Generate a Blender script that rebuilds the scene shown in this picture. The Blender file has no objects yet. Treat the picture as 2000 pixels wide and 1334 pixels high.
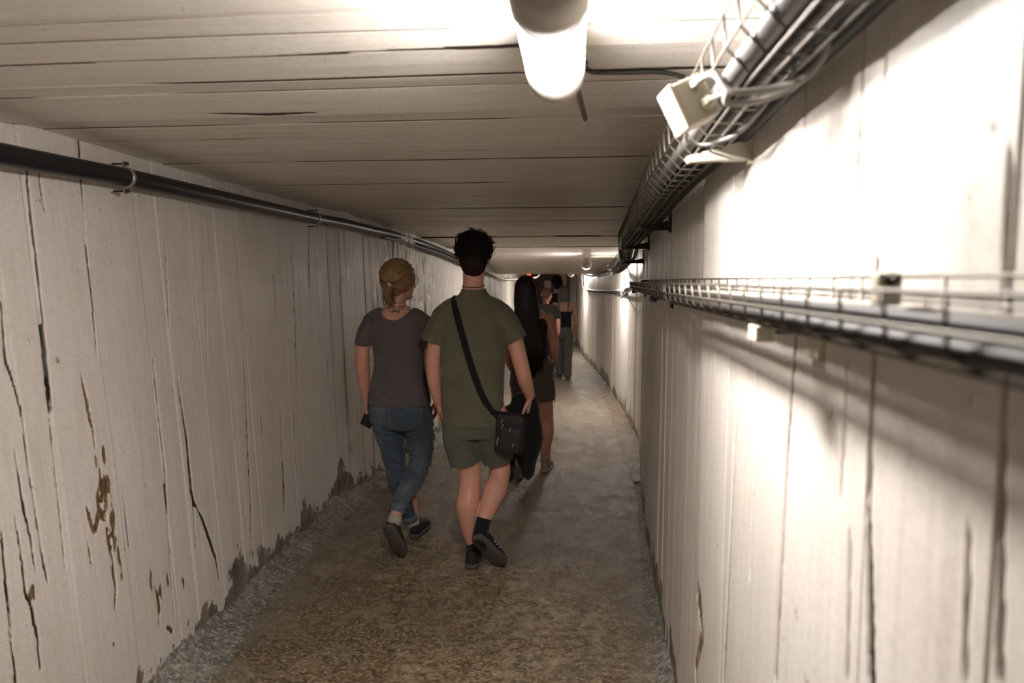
import bpy, math, random
import numpy as np
from mathutils import Vector, Matrix
from mathutils.bvhtree import BVHTree
random.seed(7); rng = np.random.default_rng(11)
sc = bpy.context.scene
COL = sc.collection

# ---------------------------------------------------------------- camera, world, exposure
YAW, PITCH = math.radians(5.548), math.radians(5.101)
cd = bpy.data.cameras.new('camera'); cam = bpy.data.objects.new('camera', cd); COL.objects.link(cam)
cd.sensor_width = 36.0; cd.lens = 1333/2000*36.0; cd.clip_start = 0.02; cd.clip_end = 100
cam.location = (0, 0, 1.58)
cam.rotation_euler = (math.pi/2 - PITCH, 0, YAW)
cd.dof.use_dof = True; cd.dof.focus_distance = 3.7; cd.dof.aperture_fstop = 3.2
sc.camera = cam
w = bpy.data.worlds.new('world'); sc.world = w; w.use_nodes = True
w.node_tree.nodes['Background'].inputs[0].default_value = (0.55, 0.5, 0.45, 1)
w.node_tree.nodes['Background'].inputs[1].default_value = 0.0
sc.view_settings.view_transform = 'Standard'; sc.view_settings.look = 'None'
sc.view_settings.exposure = 0.0; sc.view_settings.gamma = 1.0
sc.view_settings.use_curve_mapping = False
GLOW = 148.0          # radiance of the tube lamps
LAMP_COL = (1.0, 0.935, 0.885)
sc.cycles.max_bounces = 10; sc.cycles.diffuse_bounces = 8; sc.cycles.use_denoising = True
sc.cycles.sample_clamp_indirect = 6.0

# ---------------------------------------------------------------- numpy noise
def _h(i, j, k, s):
    n = (i*374761393 + j*668265263 + k*2147483647*3 + s*974634777) & 0xffffffff
    n = ((n ^ (n >> 13))*1274126177) & 0xffffffff
    return ((n ^ (n >> 16)) & 0xffffff)/float(0xffffff)
def vnoise(x, y, z=None, s=0):
    x = np.asarray(x, float); y = np.asarray(y, float); z = np.zeros_like(x) if z is None else np.asarray(z, float)
    x, y, z = np.broadcast_arrays(x, y, z)
    i = np.floor(x).astype(np.int64); j = np.floor(y).astype(np.int64); k = np.floor(z).astype(np.int64)
    u = x-i; v = y-j; t = z-k
    u = u*u*(3-2*u); v = v*v*(3-2*v); t = t*t*(3-2*t)
    r = 0
    for a in (0, 1):
        for b in (0, 1):
            for c in (0, 1):
                wgt = (u if a else 1-u)*(v if b else 1-v)*(t if c else 1-t)
                r = r + wgt*_h(i+a, j+b, k+c, s)
    return r
def fbm(x, y, z=None, s=0, o=4):
    r = 0; a = .5; f = 1
    x = np.asarray(x, float); y = np.asarray(y, float)
    for q in range(o):
        r = r + a*vnoise(x*f, y*f, None if z is None else np.asarray(z)*f, s+q); a *= .5; f *= 2.03
    return r/(1-.5**o)

# ---------------------------------------------------------------- object helpers
def link(o, parent=None):
    COL.objects.link(o)
    if parent is not None: o.parent = parent
    return o
def mesh_np(name, V, F, mat=None, parent=None, smooth=True, org=None):
    me = bpy.data.meshes.new(name)
    V = np.asarray(V, float)
    if org is not None: V = V - np.asarray(org)
    if isinstance(F, np.ndarray):
        n = F.shape[1]
        me.vertices.add(len(V)); me.vertices.foreach_set('co', V.ravel().astype(np.float32))
        me.loops.add(F.size); me.loops.foreach_set('vertex_index', F.ravel().astype(np.int32))
        me.polygons.add(len(F)); me.polygons.foreach_set('loop_start', np.arange(0, F.size, n, dtype=np.int32))
        me.polygons.foreach_set('loop_total', np.full(len(F), n, dtype=np.int32))
        me.update(calc_edges=True); me.validate()
    else:
        me.from_pydata([tuple(v) for v in V], [], [tuple(f) for f in F]); me.update()
    me.polygons.foreach_set('use_smooth', np.full(len(me.polygons), smooth))
    if mat: me.materials.append(mat)
    return link(bpy.data.objects.new(name, me), parent)
def thing(name, label, cat, loc=(0, 0, 0), rotz=0, group=None):
    o = bpy.data.objects.new(name, None); o.empty_display_size = .05; link(o)
    o.location = loc; o.rotation_euler = (0, 0, rotz); return tag(o, label, cat, group)
def tag(o, label, cat, group=None):
    o['label'] = label; o['category'] = cat
    if group: o['group'] = group
    return o
def struct(o): o['kind'] = 'structure'; return o

class MB:
    def __init__(s): s.V = []; s.F = []
    def add(s, V, F):
        b = len(s.V); s.V += [tuple(map(float, v)) for v in V]; s.F += [tuple(i+b for i in f) for f in F]; return s
    def rings(s, R, close=True):
        n = len(R[0]); V = [p for r in R for p in r]; F = []
        for k in range(len(R)-1):
            for i in range(n):
                j = (i+1) % n; F.append((k*n+i, k*n+j, (k+1)*n+j, (k+1)*n+i))
        if close: F.append(tuple(range(n-1, -1, -1))); F.append(tuple((len(R)-1)*n+i for i in range(n)))
        return s.add(V, F)
    def tube(s, P, r, n=8, close=True, rb=None, up=None, caps=False):
        P = [Vector(p) for p in P]; m = len(P)
        r = [r]*m if isinstance(r, (int, float)) else list(r)
        rb = r if rb is None else ([rb]*m if isinstance(rb, (int, float)) else list(rb))
        if caps:
            def cap(p, q, ra, rbb):
                d = (p-q).normalized(); o = []
                for a in (.35, .7, .92, .995):
                    o.append((p+d*min(ra, rbb)*a, ra*math.sqrt(1-a*a), rbb*math.sqrt(1-a*a)))
                return o
            A = cap(P[0], P[1], r[0], rb[0])[::-1]; B = cap(P[-1], P[-2], r[-1], rb[-1])
            P = [a[0] for a in A]+P+[b[0] for b in B]; r = [a[1] for a in A]+r+[b[1] for b in B]; rb = [a[2] for a in A]+rb+[b[2] for b in B]; m = len(P)
        T = [(P[min(i+1, m-1)]-P[max(i-1, 0)]).normalized() for i in range(m)]
        x = Vector(up) if up else (Vector((0, 0, 1)) if abs(T[0].z) < .9 else Vector((1, 0, 0)))
        R = []
        for i in range(m):
            x = (x-T[i]*x.dot(T[i])); x = x.normalized() if x.length > 1e-6 else T[i].orthogonal().normalized()
            y = T[i].cross(x)
            R.append([P[i]+x*(r[i]*math.cos(2*math.pi*k/n))+y*(rb[i]*math.sin(2*math.pi*k/n)) for k in range(n)])
        return s.rings(R, close)
    def ell(s, c, rad, M=None, n=16, m=10):
        c = Vector(c); M = M or Matrix.Identity(3); R = []
        for k in range(1, m):
            a = math.pi*k/m; R.append([c+M@Vector((rad[0]*math.sin(a)*math.cos(2*math.pi*i/n), rad[1]*math.sin(a)*math.sin(2*math.pi*i/n), -rad[2]*math.cos(a))) for i in range(n)])
        b = len(s.V); s.rings(R, False); V = [c+M@Vector((0, 0, -rad[2])), c+M@Vector((0, 0, rad[2]))]
        e = len(s.V); s.V += [tuple(v) for v in V]; l = b+(m-2)*n
        for i in range(n):
            j = (i+1) % n; s.F.append((e, b+j, b+i)); s.F.append((e+1, l+i, l+j))
        return s
    def box(s, c, d, M=None):
        c = Vector(c); M = M or Matrix.Identity(3)
        V = [c+M@Vector((x*d[0]/2, y*d[1]/2, z*d[2]/2)) for z in (-1, 1) for y in (-1, 1) for x in (-1, 1)]
        return s.add(V, [(0, 2, 3, 1), (4, 5, 7, 6), (0, 1, 5, 4), (2, 6, 7, 3), (0, 4, 6, 2), (1, 3, 7, 5)])
    def lathe(s, c, axis, prof, n=24):      # prof: (distance along axis, radius)
        c = Vector(c); a = Vector(axis).normalized(); x = a.orthogonal().normalized(); y = a.cross(x)
        return s.rings([[c+a*d+x*(r*math.cos(2*math.pi*i/n))+y*(r*math.sin(2*math.pi*i/n)) for i in range(n)] for d, r in prof])
    def build(s, name, mat, parent=None, smooth=True, bevel=0, seg=2, org=None):
        V = s.V
        if org is None and parent is None: org = None
        if parent is not None and org is None: org = parent.get('_o')
        o = mesh_np(name, V, s.F, mat, parent, smooth, org=org)
        if bevel:
            md = o.modifiers.new('bevel', 'BEVEL'); md.width = bevel; md.segments = seg; md.limit_method = 'ANGLE'
        return o
def spline(P, k=6):
    P = [Vector(p) for p in P]; out = []
    for i in range(len(P)-1):
        a = P[max(i-1, 0)]; b = P[i]; c = P[i+1]; d = P[min(i+2, len(P)-1)]
        for j in range(k):
            t = j/k; out.append(.5*((2*b)+(c-a)*t+(2*a-5*b+4*c-d)*t*t+(3*b-a-3*c+d)*t**3))
    out.append(P[-1]); return out
def lerpv(v, k):
    n = len(v); x = np.linspace(0, n-1, (n-1)*k+1); return list(np.interp(x, range(n), v))
def at(root):                # the root stands at its own place; world coordinates become local through '_o'
    return tuple(root.location)

def remesh(mb, voxel, smooth=3, disp=None):
    me = bpy.data.meshes.new('tmp'); me.from_pydata(mb.V, [], mb.F); me.update()
    o = bpy.data.objects.new('tmp', me); COL.objects.link(o)
    md = o.modifiers.new('r', 'REMESH'); md.mode = 'VOXEL'; md.voxel_size = voxel; md.use_smooth_shade = True
    if smooth:
        sm = o.modifiers.new('s', 'SMOOTH'); sm.factor = .5; sm.iterations = smooth
    dg = bpy.context.evaluated_depsgraph_get(); dg.update()
    m2 = bpy.data.meshes.new_from_object(o.evaluated_get(dg))
    bpy.data.objects.remove(o); bpy.data.meshes.remove(me)
    n = len(m2.vertices); V = np.empty(n*3, np.float32); m2.vertices.foreach_get('co', V); V = V.reshape(-1, 3).astype(float)
    if disp is not None:
        N = np.empty(n*3, np.float32); m2.vertices.foreach_get('normal', N); N = N.reshape(-1, 3)
        V = V + N*disp(V, N)[:, None]
    return V, m2
def put(name, V, m2, mat, parent):
    o_ = parent.get('_o'); V = V-np.array(o_) if o_ is not None else V
    m2.vertices.foreach_set('co', V.astype(np.float32).ravel()); m2.update()
    m2.polygons.foreach_set('use_smooth', np.ones(len(m2.polygons), bool))
    m2.materials.clear(); m2.materials.append(mat); m2.name = name
    return link(bpy.data.objects.new(name, m2), parent)

# ---------------------------------------------------------------- materials
def mat(name, col, rough=.6, metal=0, spec=.5, emit=None, var=.12, scale=30, bump=0, bscale=120, sss=0):
    m = bpy.data.materials.new(name); m.use_nodes = True; nt = m.node_tree; b = nt.nodes['Principled BSDF']
    b.inputs['Roughness'].default_value = rough; b.inputs['Metallic'].default_value = metal
    b.inputs['Specular IOR Level'].default_value = spec
    tc = nt.nodes.new('ShaderNodeTexCoord'); nz = nt.nodes.new('ShaderNodeTexNoise'); nz.inputs['Scale'].default_value = scale; nz.inputs['Detail'].default_value = 4
    nt.links.new(tc.outputs['Object'], nz.inputs['Vector'])
    mr = nt.nodes.new('ShaderNodeMapRange'); mr.inputs[3].default_value = 1-var; mr.inputs[4].default_value = 1+var; nt.links.new(nz.outputs[0], mr.inputs[0])
    mx = nt.nodes.new('ShaderNodeVectorMath'); mx.operation = 'SCALE'; mx.inputs[0].default_value = col[:3]; nt.links.new(mr.outputs[0], mx.inputs['Scale'])
    nt.links.new(mx.outputs[0], b.inputs['Base Color'])
    if emit: b.inputs['Emission Color'].default_value = (*emit[0], 1); b.inputs['Emission Strength'].default_value = emit[1]
    if bump:
        n2 = nt.nodes.new('ShaderNodeTexNoise'); n2.inputs['Scale'].default_value = bscale; n2.inputs['Detail'].default_value = 5; nt.links.new(tc.outputs['Object'], n2.inputs['Vector'])
        bp = nt.nodes.new('ShaderNodeBump'); bp.inputs['Strength'].default_value = bump; bp.inputs['Distance'].default_value = .004
        nt.links.new(n2.outputs[0], bp.inputs['Height']); nt.links.new(bp.outputs[0], b.inputs['Normal'])
    if sss: b.inputs['Subsurface Weight'].default_value = sss; b.inputs['Subsurface Radius'].default_value = (.01, .004, .002)
    return m

class NT:                       # small node writer
    def __init__(s, name):
        s.m = bpy.data.materials.new(name); s.m.use_nodes = True; s.t = s.m.node_tree; s.b = s.t.nodes['Principled BSDF']
    def n(s, typ, ins=None, **kw):
        o = s.t.nodes.new(typ)
        for k, v in kw.items(): setattr(o, k, v)
        for k, v in (ins or {}).items():
            if hasattr(v, 'links'): s.t.links.new(v, o.inputs[k])
            else: o.inputs[k].default_value = v
        return o
    def noise(s, vec, scale, detail=4, rough=.55, dist=0):
        return s.n('ShaderNodeTexNoise', {'Vector': vec, 'Scale': scale, 'Detail': detail, 'Roughness': rough, 'Distortion': dist}).outputs[0]
    def math(s, op, a, b=0.0, c=None):
        i = {0: a, 1: b}
        if c is not None: i[2] = c
        return s.n('ShaderNodeMath', i, operation=op).outputs[0]
    def rng(s, v, a, b, c, d): return s.n('ShaderNodeMapRange', {0: v, 1: a, 2: b, 3: c, 4: d}).outputs[0]
    def mix(s, f, a, b):
        o = s.t.nodes.new('ShaderNodeMix'); o.data_type = 'RGBA'
        for i, v in ((0, f), (6, a), (7, b)):
            if hasattr(v, 'links'): s.t.links.new(v, o.inputs[i])
            else: o.inputs[i].default_value = v if i == 0 else (*v, 1) if len(v) == 3 else v
        return o.outputs[2]
    def mapping(s, vec, scale, loc=(0, 0, 0)):
        return s.n('ShaderNodeMapping', {'Vector': vec, 'Scale': scale, 'Location': loc}).outputs[0]
    def out(s, col=None, rough=None, height=None, hd=.004, hs=1.0, spec=None):
        if col is not None: s.t.links.new(col, s.b.inputs['Base Color'])
        if rough is not None:
            if hasattr(rough, 'links'): s.t.links.new(rough, s.b.inputs['Roughness'])
            else: s.b.inputs['Roughness'].default_value = rough
        if spec is not None: s.b.inputs['Specular IOR Level'].default_value = spec
        if height is not None:
            bp = s.n('ShaderNodeBump', {'Height': height, 'Strength': hs, 'Distance': hd}); s.t.links.new(bp.outputs[0], s.b.inputs['Normal'])
        return s.m

def painted_wood(name, grain, light, dark):
    """whitewashed boards: grain = mapping scale, stretched along the fibre; 'wear' attribute: r split, g bare wood, b damp mortar"""
    k = NT(name); P = k.n('ShaderNodeTexCoord').outputs['Object']
    g = k.mapping(P, grain)
    gr = k.noise(g, 1.0, 5, .6, .4); gr2 = k.noise(k.mapping(P, tuple(q*3.1 for q in grain), (3, 1, 2)), 1.0, 3, .6)
    big = k.noise(P, 1.3, 3); med = k.noise(P, 9, 5, .65); fine = k.noise(P, 190, 3, .6)
    wear = k.n('ShaderNodeAttribute', attribute_name='wear'); sp = k.n('ShaderNodeSeparateColor', {0: wear.outputs['Color']})
    r, gg, b = sp.outputs[0], sp.outputs[1], sp.outputs[2]
    col = k.mix(k.rng(big, .3, .7, 0, 1), dark, light)
    col = k.mix(k.rng(gr, .30, .55, .30, 0), col, (dark[0]*.78, dark[1]*.74, dark[2]*.68))
    # yellowed dots and small chips
    chip = k.rng(k.noise(k.mapping(P, tuple(q*.7+4 for q in grain)), 1.0, 6, .7), .70, .74, 0, .7)
    col = k.mix(chip, col, (.30, .22, .13))
    col = k.mix(k.rng(med, .62, .8, 0, .4), col, (.60, .50, .34))
    col = k.mix(k.rng(k.noise(P, 75, 4, .7), .42, .54, .16, 0), col, (.38, .33, .27))
    bw = k.mix(k.rng(gr2, .3, .7, 0, 1), (.055, .028, .012), (.25, .145, .07))
    col = k.mix(k.rng(k.math('ADD', gg, k.rng(k.noise(k.mapping(P, tuple(q*2.4 for q in grain), (7, 3, 5)), 1.0, 5, .75), .25, .75, -.75, .55)), .42, .62, 0, 1), col, bw)
    mo = k.mix(k.rng(med, .35, .7, 0, 1), (.11, .095, .075), (.26, .235, .20))
    col = k.mix(k.rng(k.math('ADD', b, k.rng(k.noise(P, 22, 6, .75), .25, .75, -.7, .7)), .42, .58, 0, 1), col, mo)
    col = k.mix(k.rng(r, .25, .6, 0, 1), col, (.022, .014, .008))
    h = k.math('ADD', k.math('MULTIPLY', gr, .30), k.math('MULTIPLY', gr2, .12)); h = k.math('ADD', h, k.math('MULTIPLY', fine, .13)); h = k.math('ADD', h, k.math('MULTIPLY', med, .5))
    return k.out(col, k.rng(med, .3, .7, .40, .58), h, .0040, .8, .4)

WHITE_A = (.75, .705, .655); WHITE_B = (.66, .61, .555)
M = {}
M['wall'] = painted_wood('whitewashed_vertical_boards', (34, 34, 1.6), WHITE_A, WHITE_B)
M['ceiling'] = painted_wood('whitewashed_ceiling_boards', (1.6, 34, 34), (.80, .75, .69), (.73, .675, .61))

def concrete(name, a, b, wet=True):
    k = NT(name); P = k.n('ShaderNodeTexCoord').outputs['Object']
    big = k.noise(P, .9, 4, .6); med = k.noise(P, 5, 6, .68, .6); fine = k.noise(P, 60, 4, .7); grit = k.noise(P, 210, 2, .6)
    wear = k.n('ShaderNodeAttribute', attribute_name='wear'); sp = k.n('ShaderNodeSeparateColor', {0: wear.outputs['Color']})
    col = k.mix(k.rng(med, .34, .66, 0, 1), a, b)
    col = k.mix(k.rng(big, .42, .58, 0, .6), col, tuple(q*.5 for q in a))
    vo = k.n('ShaderNodeTexVoronoi', {'Vector': k.mapping(P, (6, 9, 6)), 'Scale': 1.0, 'Randomness': 1.0})
    spot = k.math('MULTIPLY', k.rng(k.math('ADD', vo.outputs['Distance'], k.rng(fine, .3, .7, -.15, .15)), .10, .2, 1, 0), k.rng(k.noise(P, 1.6, 2), .5, .6, 0, 1))
    col = k.mix(k.math('MULTIPLY', spot, .8), col, (.34, .29, .22))
    pit = k.math('MULTIPLY', k.rng(k.noise(k.mapping(P, (42, 62, 42)), 1.0, 3, .6), .60, .66, 0, 1), k.rng(k.noise(P, 3.5, 3), .50, .62, 0, .85))
    mot = k.noise(k.mapping(P, (16, 22, 16)), 1.0, 6, .75, .5); col = k.mix(k.rng(mot, .44, .55, .9, 0), col, tuple(q*.42 for q in a))
    mot2 = k.noise(k.mapping(P, (55, 75, 55), (3, 2, 1)), 1.0, 4, .7); col = k.mix(k.rng(mot2, .52, .60, 0, .55), col, tuple(min(1, q*1.45) for q in b))
    col = k.mix(pit, col, (.022, .016, .011))
    pep = k.rng(grit, .62, .68, 0, .75); col = k.mix(pep, col, (.38, .33, .25))
    col = k.mix(sp.outputs[0], col, (.020, .016, .012)); col = k.mix(k.math('MULTIPLY', sp.outputs[1], k.rng(fine, .3, .6, .3, 1)), col, (.27, .245, .215))
    col = k.mix(k.math('MULTIPLY', sp.outputs[2], .8), col, (.33, .29, .23))  # pale joints, plus the lamp light painted onto the far floor
    h = k.math('ADD', k.math('MULTIPLY', fine, .9), k.math('MULTIPLY', med, 1.1)); h = k.math('ADD', h, k.math('MULTIPLY', grit, .35))
    h = k.math('SUBTRACT', h, k.math('MULTIPLY', pit, .25))
    rough = k.rng(k.math('ADD', med, k.math('MULTIPLY', big, .6)), .64, .96, .10, .42) if wet else .8
    return k.out(col, rough, h, .008, 1.0, .5)
M['floor'] = concrete('damp_worn_concrete', (.185, .126, .070), (.43, .325, .200))
M['mortar'] = concrete('rough_mortar', (.24, .22, .19), (.46, .43, .385), False)
M['black_pipe'] = mat('black_plastic_pipe', (.008, .008, .010), .34, spec=.5, bump=.1, bscale=40)
M['grey_cable'] = mat('grey_pvc_cable', (.125, .115, .108), .55, bump=.05)
M['pale_cable'] = mat('pale_pvc_cable', (.30, .28, .25), .6)
M['dark_cable'] = mat('black_rubber_cable', (.018, .016, .015), .55, spec=.3)
M['steel'] = mat('galvanised_steel', (.46, .43, .39), .38, metal=.85, bump=.1)
M['wire'] = mat('weathered_zinc_wire', (.12, .105, .085), .42, metal=.5)
M['iron'] = mat('dull_dark_iron', (.06, .052, .045), .5, metal=.6)
M['cream'] = mat('cream_plastic', (.62, .58, .46), .42, var=.05)
M['grey_plastic'] = mat('grey_lamp_housing', (.42, .385, .345), .5, var=.06)
M['glow'] = mat('lit_diffuser', (.9, .88, .85), .4, emit=(LAMP_COL, GLOW))
k_ = NT('lit_diffuser_led_board_facing_down'); ge = k_.n('ShaderNodeTexCoord').outputs['Object']; sp_ = k_.n('ShaderNodeSeparateXYZ', {0: ge}); k_.b.inputs['Base Color'].default_value = (.9, .88, .85, 1)
k_.b.inputs['Emission Color'].default_value = (*LAMP_COL, 1); k_.t.links.new(k_.rng(sp_.outputs[2], -.054, -.004, GLOW*2.5, GLOW*.27), k_.b.inputs['Emission Strength']); M['glow'] = k_.m
M['red_glow'] = mat('red_signal_lens', (.6, .05, .02), .4, emit=((1, .12, .04), 1.6))
# ---------------------------------------------------------------- the tunnel shell
def ceil_z(Y): return np.interp(Y, [-7, 5.0, 5.6, 7.0, 9.0, 9.6, 11.6, 12.0, 12.03, 19], [2.07, 2.07, 2.03, 1.955, 1.875, 1.86, 1.70, 1.69, 1.80, 1.80])
LY = [-7, 2.4, 3.6, 4.3, 4.60, 4.80, 5.3, 5.9, 6.8, 9, 12, 19]
LB = [-1.61, -1.61, -1.65, -1.675, -1.675, -1.645, -1.60, -1.49, -1.41, -1.37, -1.39, -1.40]
LT = [-1.755, -1.755, -1.755, -1.745, -1.74, -1.71, -1.67, -1.53, -1.45, -1.40, -1.41, -1.42]
RY = [-7, 2.0, 2.004, 2.6, 3.5, 4.2, 5.2, 6.5, 6.52, 8.4, 10, 12.3, 13.9, 17, 19]
RX = [.35, .35, .370, .378, .403, .425, .485, .590, .605, .546, .46, .29, .125, -.03, -.10]
def wall_L(Y, z): return np.interp(Y, LY, LB)+(np.interp(Y, LY, LT)-np.interp(Y, LY, LB))*np.asarray(z)/2.07
def wall_R(Y, z=0): return np.interp(Y, RY, RX)+.008*np.asarray(z)/2.07*(np.asarray(Y) > 2.002)
def columns(y0, y1, seams, gap, extra, segs):
    """positions along a board wall: dense enough for the groove at every seam"""
    out = [y0, y1]+list(extra)
    for (a, b, st) in segs: out += list(np.arange(a, b, st))
    for s, g in zip(seams, gap): out += [s-g*.5-.0015, s-g*.5, s-g*.2, s+g*.2, s+g*.5, s+g*.5+.0015]
    out = np.unique(np.round(np.array(out), 5)); out = out[(out >= y0) & (out <= y1)]
    return out[np.insert(np.diff(out) > .0006, 0, True)]
def seglist(A, B, CR, wob=0.004):
    """distance based mask of hand placed splits in the (A, B) plane"""
    m = np.zeros(A.shape)
    for k, c in enumerate(CR):
        for (a0, b0, w0), (a1, b1, w1) in zip(c[:-1], c[1:]):
            lo, hi = min(a0, a1)-.03, max(a0, a1)+.03; bl, bh = min(b0, b1)-.03, max(b0, b1)+.03
            sel = (A > lo) & (A < hi) & (B > bl) & (B < bh)
            if not sel.any(): continue
            a = A[sel]; b = B[sel]; d = np.hypot(a1-a0, b1-b0)+1e-9
            t = np.clip(((a-a0)*(a1-a0)+(b-b0)*(b1-b0))/d**2, 0, 1)
            wv = (w0+(w1-w0)*t)*.5
            j = (vnoise(b*60, a*0, s=k)-.5)*wob*.7
            dd = np.hypot(a+j-(a0+(a1-a0)*t), b-(b0+(b1-b0)*t))
            m[sel] = np.maximum(m[sel], np.clip(1-(dd-wv)/.0028, 0, 1))
    return m
def sheet(name, U, Wd, pos, wear, material):
    """grid mesh from U (along) x Wd (across)"""
    nu, nw = len(U), len(Wd); A, B = np.meshgrid(U, Wd, indexing='ij')
    V = pos(A, B).reshape(-1, 3); C_ = wear(A, B).reshape(-1, 3)
    i = np.arange(nu*nw).reshape(nu, nw)
    F = np.stack([i[:-1, :-1], i[1:, :-1], i[1:, 1:], i[:-1, 1:]], -1).reshape(-1, 4)
    o = mesh_np(name, V, F, material, smooth=True)
    at_ = o.data.attributes.new('wear', 'FLOAT_COLOR', 'POINT'); at_.data.foreach_set('color', np.hstack([C_, np.ones((len(C_), 1))]).astype(np.float32).ravel())
    return o
def board_fn(seams, gap, seed, off, tilt, cup):
    e = np.concatenate([[-9], seams, [99]]); r = np.random.default_rng(seed); O = r.uniform(-off, off, len(e)); T = r.uniform(-tilt, tilt, len(e))
    def fn(u):
        k = np.clip(np.searchsorted(e, u)-1, 0, len(e)-2); wd = np.minimum(e[k+1]-e[k], .4); t = np.clip((u-e[k])/wd, 0, 1)
        d = O[k]+T[k]*(t-.5)-cup*(2*t-1)**2
        g = np.zeros_like(u)
        for s, w_ in zip(seams, gap): g = np.maximum(g, np.clip(1-(np.abs(u-s)-w_*.5)/.0015, 0, 1))
        return d, g, k
    return fn
CR_L= [[(2.043, 1.932, 0.005), (2.038, 1.82, 0.0083), (2.037, 1.658, 0.0083), (2.032, 1.495, 0.0067), (2.027, 1.331, 0.0067), (2.022, 1.181, 0.005), (2.015, 1.015, 0.002), (2.009, 0.775, 0.0017), (2.004, 0.645, 0.0013)], [(2.094, 1.94, 0.0017), (2.092, 1.875, 0.0035), (2.098, 1.801, 0.0017)], [(2.298, 2.07, 0.0062), (2.297, 1.973, 0.0062), (2.27, 1.702, 0.0061), (2.267, 1.486, 0.0061), (2.258, 1.323, 0.002)], [(1.89, 1.516, 0.0029), (1.877, 1.348, 0.0087), (1.899, 1.256, 0.0059), (1.912, 1.155, 0.003), (1.908, 1.02, 0.003), (1.912, 0.919, 0.0023), (1.917, 0.77, 0.0031), (1.921, 0.681, 0.0062), (1.927, 0.627, 0.0016)], [(1.868, 1.069, 0.0007), (1.867, 1.016, 0.0022), (1.873, 0.885, 0.0074), (1.881, 0.81, 0.0059), (1.883, 0.736, 0.003), (1.886, 0.678, 0.0009)], [(1.836, 0.876, 0.001), (1.841, 0.762, 0.0043), (1.838, 0.633, 0.0086), (1.853, 0.595, 0.0058), (1.856, 0.537, 0.0088), (1.861, 0.507, 0.0074), (1.856, 0.385, 0.0029)], [(1.784, 0.844, 0.0054), (1.776, 0.692, 0.0067), (1.769, 0.466, 0.0067), (1.767, 0.396, 0.0068)], [(2.732, 1.189, 0.0018), (2.731, 1.105, 0.0059), (2.74, 1.007, 0.0088), (2.75, 0.899, 0.0149), (2.743, 0.675, 0.0179), (2.758, 0.607, 0.0151), (2.775, 0.589, 0.0046), (2.816, 0.499, 0.0157), (2.852, 0.397, 0.0194), (2.884, 0.313, 0.0132), (2.895, 0.21, 0.0067)], [(2.75, 0.666, 0.009), (2.736, 0.489, 0.0045), (2.735, 0.418, 0.006)], [(2.584, 1.267, 0.0018), (2.582, 1.069, 0.004), (2.581, 0.932, 0.0032), (2.579, 0.788, 0.0064), (2.569, 0.659, 0.0079), (2.56, 0.55, 0.004), (2.545, 0.432, 0.0026), (2.531, 0.2, 0.0026)], [(3.339, 1.181, 0.0043), (3.286, 0.659, 0.0067), (3.265, 0.398, 0.0062), (3.243, 0.266, 0.0062)], [(3.726, 0.842, 0.0042), (3.708, 0.607, 0.0053), (3.697, 0.37, 0.0158), (3.678, 0.255, 0.0052)], [(3.912, 0.806, 0.0058), (3.879, 0.595, 0.0075), (3.882, 0.407, 0.0058)], [(3.028, 1.693, 0.0028), (2.995, 1.363, 0.0041), (2.972, 1.176, 0.0024)], [(4.022, 1.821, 0.0036), (4.02, 1.543, 0.006), (3.994, 1.232, 0.0072), (3.969, 0.922, 0.0048)], [(4.309, 1.903, 0.0041), (4.266, 1.541, 0.0068)], [(2.743, 1.747, 0.0017), (2.725, 1.554, 0.0035), (2.705, 1.383, 0.0023)]]
BR_L= [[(2.17, 1.265, 0.0015), (2.179, 1.169, 0.0134), (2.184, 1.107, 0.0077), (2.195, 1.056, 0.0059), (2.193, 0.995, 0.002)], [(2.193, 0.964, 0.0078), (2.192, 0.929, 0.0059)], [(2.196, 0.877, 0.0098), (2.22, 0.832, 0.0281), (2.184, 0.807, 0.0195), (2.234, 0.856, 0.0162)], [(2.12, 0.81, 0.0074), (2.127, 0.763, 0.0149), (2.143, 0.712, 0.0151), (2.178, 0.772, 0.0272), (2.2, 0.746, 0.0277)], [(2.203, 0.702, 0.0119), (2.209, 0.612, 0.016), (2.209, 0.536, 0.0141), (2.213, 0.477, 0.0101), (2.194, 0.411, 0.004)], [(2.105, 0.69, 0.0037), (2.107, 0.617, 0.0037)], [(2.427, 0.395, 0.0024), (2.441, 0.341, 0.0146), (2.439, 0.279, 0.0122), (2.428, 0.232, 0.0024)], [(2.478, 0.195, 0.0125), (2.507, 0.165, 0.0154)], [(3.473, 0.862, 0.0093), (3.456, 0.754, 0.0046)]]
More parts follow.
